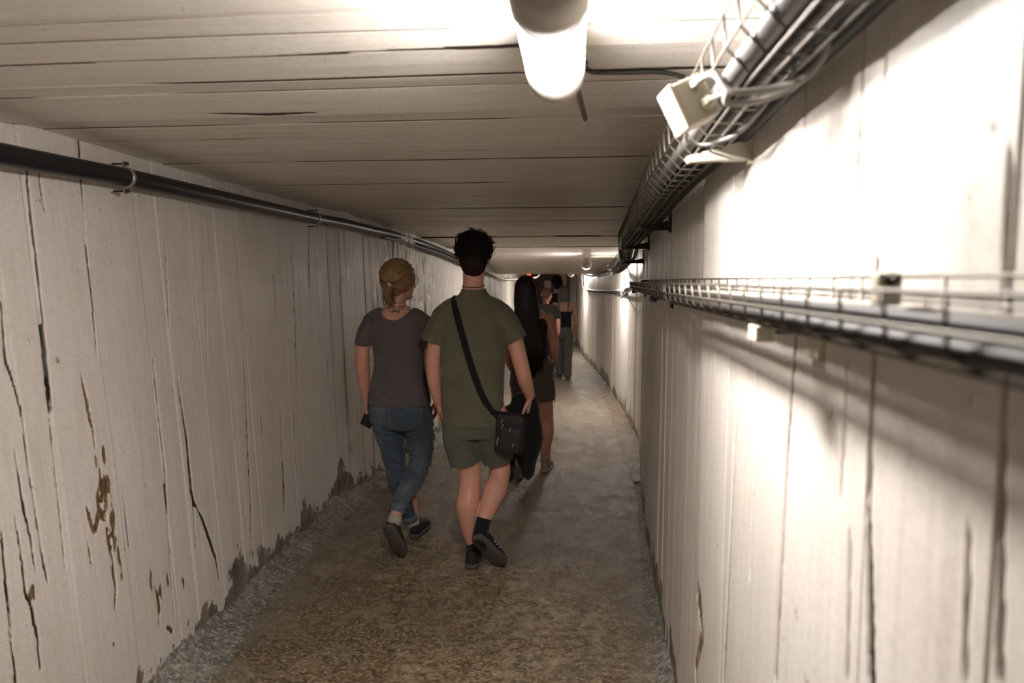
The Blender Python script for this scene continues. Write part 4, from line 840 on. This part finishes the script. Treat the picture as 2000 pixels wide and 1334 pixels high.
hand(mb, (-.845, WY+.072, .868), (-.02, .15, -1), (-1, .1, 0), .5, -1, .93)
limb(mb, [(-1.03, WY+.06, .32), (-1.015, WY+.10, .20), (-1.005, WY+.10, .10), (-1.005, WY+.11, .05)], [.05, .042, .034, .034])
limb(mb, [(-1.000, WY-.185, .325), (-1.014, WY-.245, .275), (-1.020, WY-.275, .225)], [.036, .034, .034])
part('body', mb, M['skin_b'], wo, .0042, 3); eyes(wo, wp, .97)
mb = MB()
torso(mb, [(.845, WX-.004, WY, .185, .128), (.855, WX-.004, WY, .186, .130), (.93, WX-.002, WY, .180, .126), (1.02, WX+.004, WY, .166, .118), (1.10, WX+.008, WY, .157, .112), (1.18, WX+.006, WY, .163, .112), (1.27, WX-.002, WY, .178, .115), (1.320, WX-.010, WY, .178, .106), (1.352, WX-.012, WY-.002, .164, .098), (1.385, WX-.012, WY-.004, .145, .088), (1.405, WX-.012, WY-.004, .115, .078)])
for q in (-1, 1): limb(mb, [(WX-.012+q*.088, WY-.004, 1.400), (WX-.012+q*.125, WY-.002, 1.382), (WX-.012+q*.160, WY, 1.345)], [.026, .034, .044], rb=[.050, .055, .062])
limb(mb, [(-1.200, WY, 1.34), (-1.240, WY-.004, 1.285), (-1.262, WY-.008, 1.235), (-1.268, WY-.01, 1.195)], [.060, .056, .050, .047], rb=[.072, .068, .062, .060], caps=False)
limb(mb, [(-.918, WY, 1.34), (-.885, WY-.004, 1.285), (-.872, WY-.008, 1.225), (-.866, WY-.01, 1.190)], [.064, .062, .058, .056], rb=[.074, .072, .068, .066], caps=False)
def wo_folds(V, N):
    x, z = V[:, 0], V[:, 2]; back = (N[:, 1] < .3)
    wv = fbm(x*4, V[:, 1]*4, z*6, 41, 2); f = (.0042*np.sin(z*170+wv*26+(x-WX)*12)+.010*(wv-.5))*np.clip((1.17-z)/.08, 0, 1)*np.clip((z-.88)/.05, .2, 1)*np.clip(fbm(x*7, V[:, 1]*5, z*9, 66, 2)*3-.8, 0, 1)
    f = f+.005*(fbm(x*8, V[:, 1]*8, z*5, 43, 3)-.5)
    f = f+.0025*np.sin((x-WX)*300)*np.exp(-((x-WX+.0)/.040)**2-((z-1.225)/.03)**2)*back
    return f-.0035*np.exp(-((z-1.250)/.003)**2)*back
V, m2 = remesh(mb, .0062, 3, wo_folds)
zc = 1.352+.052*(np.abs(V[:, 0]-(WX-.012))/.090)**2.2; sel = np.abs(V[:, 0]-(WX-.012)) < .115; V[sel, 2] = np.minimum(V[sel, 2], zc[sel])
wt = put('tee_shirt', V, m2, M['tee_grey'], wo)
mb = MB()
torso(mb, [(.98, WX+.0, WY, .150, .105), (.90, WX-.002, WY, .170, .118), (.82, WX-.004, WY-.004, .184, .130), (.75, WX-.004, WY, .180, .125), (.71, WX, WY, .16, .11)])
limb(mb, [(-1.135, WY, .80), (-1.130, WY-.005, .72), (-1.105, WY+.0, .60), (-1.088, WY+.01, .48), (-1.075, WY+.0, .38), (-1.045, WY+.04, .25), (-1.022, WY+.08, .135)], [.096, .092, .076, .064, .060, .048, .042])
limb(mb, [(-.955, WY, .80), (-.948, WY+.02, .72), (-.940, WY+.05, .60), (-.945, WY+.05, .50), (-.960, WY-.03, .41), (-.992, WY-.155, .350), (-1.008, WY-.225, .300)], [.096, .094, .080, .068, .062, .051, .045])
def jean_folds(V, N):
    x, y, z = V.T; f = (.009*(fbm(x*6, y*6, z*34+x*9, 51, 2)-.5)*2+.0022*np.sin(z*230+20*fbm(x*9, y*9, z*5, 4, 2)))*(.35+np.exp(-((z-.66)/.07)**2)+np.exp(-((z-.48)/.06)**2)+np.exp(-((z-.27)/.07)**2))
    return f-.006*np.exp(-((x-WX+.012)/.004)**2)*(N[:, 1] < -.2)*(z > .70)
je = part('jeans', mb, M['denim'], wo, .006, 3, jean_folds)
bpy.context.view_layer.update(); Bj = bvh(je)
for cx in (-1.135, -.960):            # back pockets
    P = []; 
    for (dx, z_) in ((-.058, .835), (-.055, .765), (0, .735), (.055, .765), (.058, .835), (-.058, .835)):
        for u in (0,): P.append((cx+dx, z_))
    Q = []
    for a, b in zip(P[:-1], P[1:]):
        for u in np.linspace(0, 1, 6, endpoint=False):
            h_ = Bj.ray_cast(V3((a[0]+(b[0]-a[0])*u, 2, a[1]+(b[1]-a[1])*u)), V3((0, 1, 0)))
            if h_[0]: Q.append(h_[0]+V3((0, -.0005, 0)))
    mb = MB(); mb.tube(Q, .0018, 5); mb.build('pocket_seam', M['denim_cuff'], wo)
mb = MB(); mb.tube([(-1.008, WY-.220, .305), (-1.014, WY-.243, .270)], [.0475, .0465], 24); mb.build('cuff', M['denim_cuff'], wo)
mb = MB(); mb.tube([(-1.024, WY+.078, .145), (-1.016, WY+.088, .108)], [.0455, .0445], 24); mb.build('cuff', M['denim_cuff'], wo)
shoe(wo, (-1.040, WY-.345, .220), (-.990, WY-.240, .006), (.08, .85, .42), M['shoe'], M['sole'], .94)
shoe(wo, (-.995, WY+.055, .004), (-.965, WY+.30, .004), (0, 0, 1), M['shoe'], M['sole'], .94)
for P in ([(-1.018, WY-.258, .255), (-1.022, WY-.285, .215)], [(-1.006, WY+.10, .105), (-1.005, WY+.105, .06)]):
    mb = MB(); mb.tube(P, [.0375, .038], 18); mb.build('sock', M['white_sock'], wo)
# hair: swept strands gathered at a clip, small bun at the nape
Ry = rotz(yaw); wc = V3(wp(0, -.012, .030)); rad = V3((.084, .104, .098))
def onhead(d, g=1.0): d = V3(d).normalized(); return wc+Ry@V3((d.x*rad.x*g, d.y*rad.y*g, d.z*rad.z*g))
mb = MB(); mb.ell(wc, tuple(rad), Ry, 26, 18); mb.ell((-1.062, WY-.045, 1.535), (.050, .042, .050))
# cut away over the face with a smaller front
V, m2 = remesh(mb, .0055, 2, lambda V, N: .004*(fbm(V[:, 0]*30, V[:, 1]*30, V[:, 2]*60, 3, 3)-.5)-.026*np.clip(((V-np.array(wc))@np.array(Ry@V3((0, .9, -.45)))-.035)/.03, 0, 1))
put('hair', V, m2, M['hair_blond'], wo)
g_ = np.random.default_rng(3); inv = Ry.transposed(); tgW = inv @ V3((-.13, -.93, -.42))
def lockpath(s0, sag=.0, j=0, n=9):
    P = []
    for u in np.linspace(0, 1, n):
        d = s0.normalized().lerp(tgW.normalized(), u**.9); d = d+V3((0, 0, sag*math.sin(u*3.14)))
        P.append(onhead(d, 1.0+.05*math.sin(u*math.pi)+j))
    return P
lk = MB(); starts = []
for a in np.linspace(-2.2, 2.2, 15):
    s0 = inv @ V3((math.sin(a), .25 if abs(a) < 1.4 else -.15, math.cos(a)+.15)); starts.append(s0)
    lk.tube(lockpath(s0, .10 if abs(a) < 1.4 else -.25), list(np.linspace(.011, .015, 5))+list(np.linspace(.015, .006, 4)), 8, caps=True)
V, m2 = remesh(lk, .004, 1, lambda V, N: .0022*(fbm(V[:, 0]*180, V[:, 1]*180, V[:, 2]*180, 3, 2)-.5)*2); put('hair_lock', V, m2, M['hair_blond'], wo)
mb = MB()
for k in range(420):
    a = g_.uniform(-2.3, 2.3); s0 = inv @ V3((math.sin(a), g_.uniform(-.3, .3), math.cos(a)+.15))
    mb.tube(lockpath(s0, (.10 if abs(a) < 1.4 else -.25)+g_.normal()*.03, .055+.02*g_.uniform(-1, 1)), .0011, 3)
mb.build('fine_hairs', M['hair_blond'], wo)
mb = MB(); bc_ = V3((-1.083, WY-.105, 1.545))
for j in range(5):
    P = []
    for u in np.linspace(0, 1, 26):
        a = u*8+j*1.25; P.append(bc_+V3((.022*math.cos(a)*(1-.3*u)-.008*u, .016*math.sin(a)+.045*u, -.100*u)))
    mb.tube(P, list(np.linspace(.012, .007, 26)), 7, caps=True)
for k in range(60):
    P = []; a0 = g_.uniform(0, 6.3); L_ = g_.uniform(.5, 1.15)
    for u in np.linspace(0, L_, 9): P.append(bc_+V3(((.030+.006*math.sin(k))*math.cos(a0+u*3)-.008*u, .026*math.sin(a0+u*3)+.045*u, -.100*u)))
    mb.tube(P, .0011, 3)
mb.build('twisted_bun', M['hair_blond'], wo)
mb = MB(); mb.ell((-1.070, WY-.134, 1.560), (.012, .006, .007)); mb.ell((-1.062, WY-.133, 1.553), (.008, .005, .006)); mb.build('hair_clip', M['clip'], wo)
gl = MB()
for q in (-1, 1):
    cc = wp(q*.033, .103, .008); gl.tube([cc+Ry@V3((.024*math.cos(a), 0, .020*math.sin(a))) for a in np.linspace(0, 2*math.pi, 25)], .0013, 6)
    gl.tube([wp(q*.058, .100, .012), wp(q*.077, .060, .014), wp(q*.082, .0, .010), wp(q*.080, -.015, .0)], .0014, 6)
gl.tube([wp(-.010, .104, .012), wp(0, .107, .014), wp(.010, .104, .012)], .0013, 6); gl.build('glasses', M['iron'], wo)
bd = [o for o in wo.children if o.name.startswith('body')][0]; bpy.context.view_layer.update(); Bb = bvh(bd)
def decal(parent, name, curves, m, B, r=.0013):
    mb = MB()
    for c in curves:
        Q = []
        for p in spline([(x, 0, z) for x, z in c], 5):
            h_ = B.ray_cast(V3((p.x, 2.0, p.z)), V3((0, 1, 0)))
            if h_[0]: Q.append(h_[0]+V3((0, -.0003, 0)))
        if len(Q) > 2: mb.tube(Q, r, 5)
    return mb.build(name, m, parent)
tx, tz = -1.075, 1.435
decal(wo, 'tattoo', [[(tx-.02, tz), (tx-.035, tz+.02), (tx-.012, tz+.016), (tx, tz)], [(tx, tz), (tx+.006, tz+.022), (tx+.020, tz+.020), (tx+.010, tz)], [(tx, tz), (tx-.022, tz-.006), (tx-.016, tz-.018), (tx+.002, tz-.004)], [(tx+.002, tz-.002), (tx+.020, tz-.010), (tx+.012, tz-.022), (tx, tz-.004)],
                     [(tx-.02, tz-.034), (tx+.005, tz-.028), (tx+.035, tz-.030), (tx+.06, tz-.018)], [(tx+.03, tz-.022), (tx+.045, tz-.006), (tx+.066, tz-.008), (tx+.06, tz-.022)], [(tx+.0, tz-.04), (tx+.02, tz-.032), (tx+.04, tz-.038), (tx+.05, tz-.030)]], M['tattoo'], Bb, .0023)
mb = MB(); mb.tube([(-1.055+.052*math.cos(a), WY-.005+.052*math.sin(a), 1.462+.012*math.sin(a)) for a in np.linspace(0, 2*math.pi, 33)], .0016, 6); mb.build('necklace', M['tattoo'], wo)
ph = thing('mobile_phone', 'black phone held low in the left hand of the fair-haired woman', 'phone', (-1.225, WY+.02, .79)); ph['_o'] = (-1.225, WY+.02, .79)
RM = Matrix.Rotation(math.radians(24), 3, 'Y') @ Matrix.Rotation(math.radians(-14), 3, 'Z')
mb = MB(); mb.box((-1.236, WY-.005, .778), (.074, .009, .150), RM); mb.build('case', M['nylon'], ph, smooth=False, bevel=.004)
mb = MB(); mb.box((-1.2375, WY-.0105, .778), (.066, .002, .140), RM); mb.build('screen', M['screen'], ph, smooth=False)
# ===== girl with very long dark hair =====
GX, GY = -.375, 5.40
gi = person('person with very long dark hair and brown-grey skirt, ahead of the man in green', (GX, GY, 0))
mb = MB(); gp = head(mb, (GX-.035, GY, 1.490), -.05, 0, .97)
limb(mb, [(GX-.03, GY, 1.45), (GX-.02, GY, 1.38), (GX-.01, GY, 1.30)], [.048, .046, .058])
torso(mb, [(.75, GX, GY, .14, .10), (.92, GX, GY, .125, .09), (1.05, GX, GY, .120, .085), (1.20, GX, GY, .150, .09), (1.28, GX, GY, .150, .08), (1.33, GX, GY, .11, .065), (1.36, GX, GY, .06, .05)])
limb(mb, [(GX-.150, GY, 1.28), (GX-.175, GY, 1.15), (GX-.185, GY, 1.03), (GX-.175, GY+.06, .92), (GX-.15, GY+.14, .84)], [.046, .042, .038, .034, .024])
limb(mb, [(GX+.140, GY, 1.28), (GX+.172, GY-.01, 1.16), (GX+.186, GY-.01, 1.04), (GX+.176, GY+.07, .97), (GX+.15, GY+.16, .93)], [.046, .044, .041, .036, .024])
hand(mb, (GX-.15, GY+.145, .838), (0, .3, -1), (1, .1, 0), .6, 1, .9); hand(mb, (GX+.148, GY+.165, .928), (-.3, 1, -.1), (-1, 0, .2), .8, -1, .9)
limb(mb, [(GX-.075, GY, .74), (GX-.075, GY-.01, .60), (GX-.078, GY-.0, .46), (GX-.085, GY-.03, .34), (GX-.095, GY-.08, .22), (GX-.10, GY-.11, .13), (GX-.10, GY-.10, .07)], [.088, .078, .055, .055, .045, .034, .034])
limb(mb, [(GX+.085, GY, .74), (GX+.098, GY+.05, .60), (GX+.120, GY+.09, .46), (GX+.125, GY+.08, .35), (GX+.115, GY+.12, .24), (GX+.112, GY+.17, .15), (GX+.113, GY+.19, .07)], [.092, .082, .060, .062, .050, .036, .036])
part('body', mb, M['skin_b'], gi, .0055, 3); eyes(gi, gp, .97)
mb = MB(); torso(mb, [(.86, GX, GY, .145, .108), (1.0, GX, GY, .133, .10), (1.10, GX, GY, .135, .098), (1.22, GX, GY, .150, .102), (1.285, GX, GY, .135, .092)]); part('top', mb, M['dark_top'], gi, .008, 3)
mb = MB(); torso(mb, [(.96, GX, GY, .138, .105), (.86, GX+.005, GY, .165, .122), (.76, GX+.012, GY, .180, .135), (.68, GX+.02, GY+.01, .176, .14), (.625, GX+.024, GY+.015, .172, .14)])
part('skirt', mb, M['skirt'], gi, .008, 3, lambda V, N: .010*(fbm(V[:, 0]*18, V[:, 1]*16, V[:, 2]*3, 3, 3)-.5)*2)
mb = MB(); mb.tube(spline([(GX+.165, GY-.08, .68), (GX+.195, GY-.09, .66), (GX+.192, GY-.09, .60), (GX+.165, GY-.085, .575), (GX+.158, GY-.08, .61)], 6), .0022, 6); mb.build('drawstring', M['white_sock'], gi)
for P in ([(GX-.10, GY-.105, .155), (GX-.10, GY-.105, .06)], [(GX+.113, GY+.18, .185), (GX+.113, GY+.19, .07)]):
    mb = MB(); mb.tube(P, [.040, .043], 18); mb.build('sock', M['white_sock'], gi)
shoe(gi, (GX-.11, GY-.19, .045), (GX-.085, GY+.05, .004), (0, .3, 1), M['sneaker'], M['sole_pale'], 1.0, laces=M['stripe'])
shoe(gi, (GX+.108, GY+.115, .004), (GX+.135, GY+.365, .004), (0, 0, 1), M['sneaker'], M['sole_pale'], 1.0, laces=M['stripe'])
hc = gp(0, -.012, .030)
def longhair(parent, c, rad, n, zend, half, m, seed, yback, gold=None, drift=0.0, r0=.0042):
    g = np.random.default_rng(seed); mb = MB(); mg = MB(); c = V3(c)
    b_ = MB(); b_.ell(c, (rad[0]*.96, rad[1]*.96, rad[2]*.97), None, 24, 16)
    zs = np.linspace(c.z+.01, zend+.06, 14); R = []
    for i, z in enumerate(zs):
        u = i/13; hw = rad[0]*(1-u)+half*u; hw = hw*(1.0+.10*math.sin(u*3)); R.append([(c.x+drift*u+hw*.93*math.cos(a), c.y-.01+(yback-.0)*u*.5+(.075*(1-u)+.028*u)*math.sin(a), z) for a in [2*math.pi*k/20 for k in range(20)]])
    b_.rings(R); V, m2 = remesh(b_, .007, 3, lambda V, N: .007*(fbm(V[:, 0]*70, V[:, 1]*70, V[:, 2]*2.5, 3, 3)-.5)*2-.045*np.clip((V[:, 1]-c.y-.045)/.03, 0, 1)*(V[:, 2] < c.z+.02))
    put('hair', V, m2, m, parent)
    for k in range(n):
        a = g.uniform(-1.0, 1.0)*2.25; sx = math.sin(a); sy = -math.cos(a); P = []
        for u in (0, .25, .5, .8, 1.0): ph_ = u*1.45; P.append(c+V3((rad[0]*math.sin(ph_)*sx, rad[1]*math.sin(ph_)*sy, rad[2]*math.cos(ph_)))*1.02)
        xe = sx*half*g.uniform(.75, 1.1)+drift; ye = yback*.5-.02+sy*.03+g.normal()*.004; ze = zend+g.uniform(0, .10)+abs(sx)*.05
        for u in (.15, .4, .7, 1.0):
            P.append(V3((c.x+rad[0]*sx*1.03*(1-u)+xe*u+.004*math.sin(u*9+k), c.y+(rad[1]*sy*1.0)*(1-u)+ye*u, c.z-.01+(ze-c.z)*u)))
        (mg if gold and sx > .93 else mb).tube(P, [r0]*(len(P)-1)+[r0*.3], 4)
    mb.build('hair_strands', m, parent)
    if gold: mg.build('golden_strands', gold, parent)
longhair(gi, hc, (.088, .105, .100), 420, .80, .105, M['hair_long'], 3, -.14, None, .03, .0036)
mb = MB(); c_ = V3(hc)
for k in range(26):
    o_ = k*.0016; j_ = .004*math.sin(k*2.1); ze = 1.18-.012*(k % 9)
    mb.tube(spline([c_+V3((.060-o_, -.060+j_, .070)), c_+V3((.086-o_*.7, -.055+j_, .02)), c_+V3((.094-o_, -.055, -.06)), c_+V3((.108-o_, -.050+j_, -.16)), V3((c_.x+.128-o_, c_.y-.05, ze))], 4), .0022, 4)
mb.build('golden_strands', M['hair_gold'], gi)

def simple_person(label, X, Y, H, skin_m, top_m, low_m, hair_m, kind, yaw=0.0, step=.10, shoe_m=None, sleeves=False, wide=1.0, hairkind='short'):
    """farther walkers; H = height, all proportions scale with it"""
    k = H/1.70; p_ = person(label, (X, Y, 0)); w_ = wide
    def q(x, y, z): return (X+x*k*w_, Y+y*k, z*k)
    mb = MB(); pp = head(mb, q(0, .0, 1.575), yaw, 0, .98*k)
    limb(mb, [q(0, 0, 1.53), q(0, 0, 1.46), q(0, 0, 1.38)], [.05*k, .048*k, .06*k])
    torso(mb, [(.85*k, X, Y, .14*k*w_, .10*k), (1.0*k, X, Y, .125*k*w_, .095*k), (1.15*k, X, Y, .130*k*w_, .09*k), (1.30*k, X, Y, .165*k*w_, .095*k), (1.37*k, X, Y, .150*k*w_, .08*k), (1.42*k, X, Y, .08*k, .06*k)])
    for s_, f in ((-1, .05), (1, -.02)):
        limb(mb, [q(s_*.165, 0, 1.355), q(s_*.205, -.01, 1.22), q(s_*.220, -.02, 1.09), q(s_*.215, .03+f, .97), q(s_*.20, .09+f, .86)], [.046*k, .044*k, .038*k, .036*k, .024*k])
        hand(mb, q(s_*.20, .095+f, .855), (0, .2, -1), (-s_, .1, 0), .6, -s_, .93*k)
        limb(mb, [q(s_*.075, -s_*step*.9, .22), q(s_*.075, -s_*step, .10), q(s_*.075, -s_*step, .05)], [.042*k, .034*k, .034*k])
    part('body', mb, skin_m, p_, .006, 2); eyes(p_, pp, .98*k)
    mb = MB()
    torso(mb, [(.98*k, X, Y, .132*k*w_, .102*k), (.88*k, X, Y, .165*k*w_, .122*k), (.80*k, X, Y, .172*k*w_, .125*k), (.74*k, X, Y, .16*k*w_, .11*k)])
    for s_ in (-1, 1):
        fl = 1.25 if kind == 'wide' else 1.0
        limb(mb, [q(s_*.085, 0, .82), q(s_*.086, -s_*step*.3, .66), q(s_*.082, -s_*step*.5+.03, .48), q(s_*.078, -s_*step*.8, .28), q(s_*.077, -s_*step, .09)], [.09*k, .082*k, .068*k*fl, .062*k*fl, .060*k*fl])
    part('trousers', mb, low_m, p_, .008, 3, lambda V, N: .006*(fbm(V[:, 0]*10, V[:, 1]*10, V[:, 2]*12, 5, 3)-.5)*2)
    mb = MB()
    if sleeves:
        torso(mb, [(.86*k, X, Y, .178*k*w_, .128*k), (1.02*k, X, Y, .158*k*w_, .118*k), (1.18*k, X, Y, .165*k*w_, .115*k), (1.32*k, X, Y, .178*k*w_, .108*k), (1.385*k, X, Y, .150*k*w_, .09*k), (1.425*k, X, Y, .075*k, .065*k)])
        for s_ in (-1, 1): limb(mb, [q(s_*.155, 0, 1.35), q(s_*.195, -.004, 1.27), q(s_*.210, -.01, 1.20)], [.064*k, .058*k, .056*k])
        part('tee_shirt', mb, top_m, p_, .008, 3)
    else:
        torso(mb, [(.95*k, X, Y, .148*k*w_, .115*k), (1.05*k, X, Y, .138*k*w_, .108*k), (1.15*k, X, Y, .142*k*w_, .105*k), (1.235*k, X, Y, .160*k*w_, .107*k)]); part('camisole', mb, top_m, p_, .008, 2)
        for s_ in (-1, 1):
            mb = MB(); mb.tube([q(s_*.075, -.098, 1.22), q(s_*.080, -.099, 1.30), q(s_*.085, -.085, 1.365), q(s_*.090, -.03, 1.405), q(s_*.088, .05, 1.38), q(s_*.08, .10, 1.22)], .006*k, 6); mb.build('shoulder_strap', top_m, p_)
    for s_ in (-1, 1):
        shoe(p_, q(s_*.078, -s_*step-.075, .004 if s_ < 0 else .03), q(s_*.088, -s_*step+.19, .004), (0, 0, 1), shoe_m or M['shoe'], M['sole'], .95)
    c = V3(pp(0, -.012, .030))
    if hairkind == 'bob':
        b = MB(); b.ell(c+V3((0, -.006, .004)), (.088*k, .104*k, .095*k)); b.rings([[(c.x+a_*k*math.cos(t), c.y-.018*k+b_*k*math.sin(t), c.z-z_*k) for t in [2*math.pi*i/18 for i in range(18)]] for z_, a_, b_ in ((0, .088, .085), (.06, .098, .085), (.12, .108, .075), (.17, .112, .060), (.20, .10, .04))])
        Rn = np.array(rotz(yaw)@V3((0, 1, 0)))
        part('hair', b, hair_m, p_, .0065, 3, lambda V, N: .010*(fbm(V[:, 0]*60, V[:, 1]*60, V[:, 2]*5, 3, 3)-.5)*2-.05*np.clip(((V-np.array(c))@Rn-.045)/.03, 0, 1)*(V[:, 2] < c.z+.02))
    else:
        b = MB(); b.ell(c+V3((0, -.010, .010)), (.088*k, .104*k, .092*k)); b.ell(c+V3((0, -.05*k, -.05*k)), (.06*k, .045*k, .06*k))
        Rn = np.array(rotz(yaw)@V3((0, 1, 0)))
        if hairkind == 'bun': b.ell(c+V3((-.01, -.05*k, .105*k)), (.052*k, .050*k, .045*k)); b.ell(c+V3((.07*k, -.03*k, -.02*k)), (.05*k, .05*k, .07*k))
        if hairkind == 'tail': b.rings([[(c.x+a_*k*math.cos(t)-.0, c.y-(.10+y_)*k+a_*.7*k*math.sin(t), c.z-z_*k) for t in [2*math.pi*i/12 for i in range(12)]] for z_, a_, y_ in ((-.01, .02, -.01), (.04, .03, .02), (.12, .026, .01), (.20, .012, 0))])
        part('hair', b, hair_m, p_, .0065, 2, lambda V, N: .014*(fbm(V[:, 0]*60, V[:, 1]*60, V[:, 2]*60, 3, 3)-.5)*2-.045*np.clip(((V-np.array(c))@Rn-.055)/.03, 0, 1)*(V[:, 2] < c.z+.035))
        if hairkind == 'bun': hairball(p_, 'hair_curls', c+V3((0, -.012, .03)), (.090*k, .10*k, .105*k), 420, .030, .0036, hair_m, 9, -.3, base=False)
    return p_, pp
tk, tp = simple_person('person in black camisole and grey trousers with ash-grey hair, far down the tunnel', -.232, 10.95, 1.50, M['skin_c'], M['black_cloth'], M['trouser'], M['hair_grey'], 'wide', 0.1, .09, hairkind='bob', wide=1.0)
p4, pp4 = simple_person('person in charcoal tee with auburn hair, face turned right, left of the camisole wearer', -.475, 10.2, 1.47, M['skin_b'], M['tee_dark'], M['black_cloth'], M['hair_red'], 'slim', -.9, -.10, sleeves=True, hairkind='tail', wide=.95)
p6, pp6 = simple_person('person with piled-up dark curly hair, mostly hidden behind the camisole wearer', -.375, 12.1, 1.62, M['skin_c'], M['tee_dark'], M['black_cloth'], M['hair_dark'], 'slim', -.35, .10, sleeves=True, hairkind='bun', wide=.95)
mb = MB(); mb.tube([pp6(.082, -.004, -.035), pp6(.084, -.008, -.055), pp6(.080, -.010, -.075)], .006, 8); mb.build('earring', M['gold'], p6)
for o in list(bpy.data.objects):
    if '_o' in o: del o['_o']
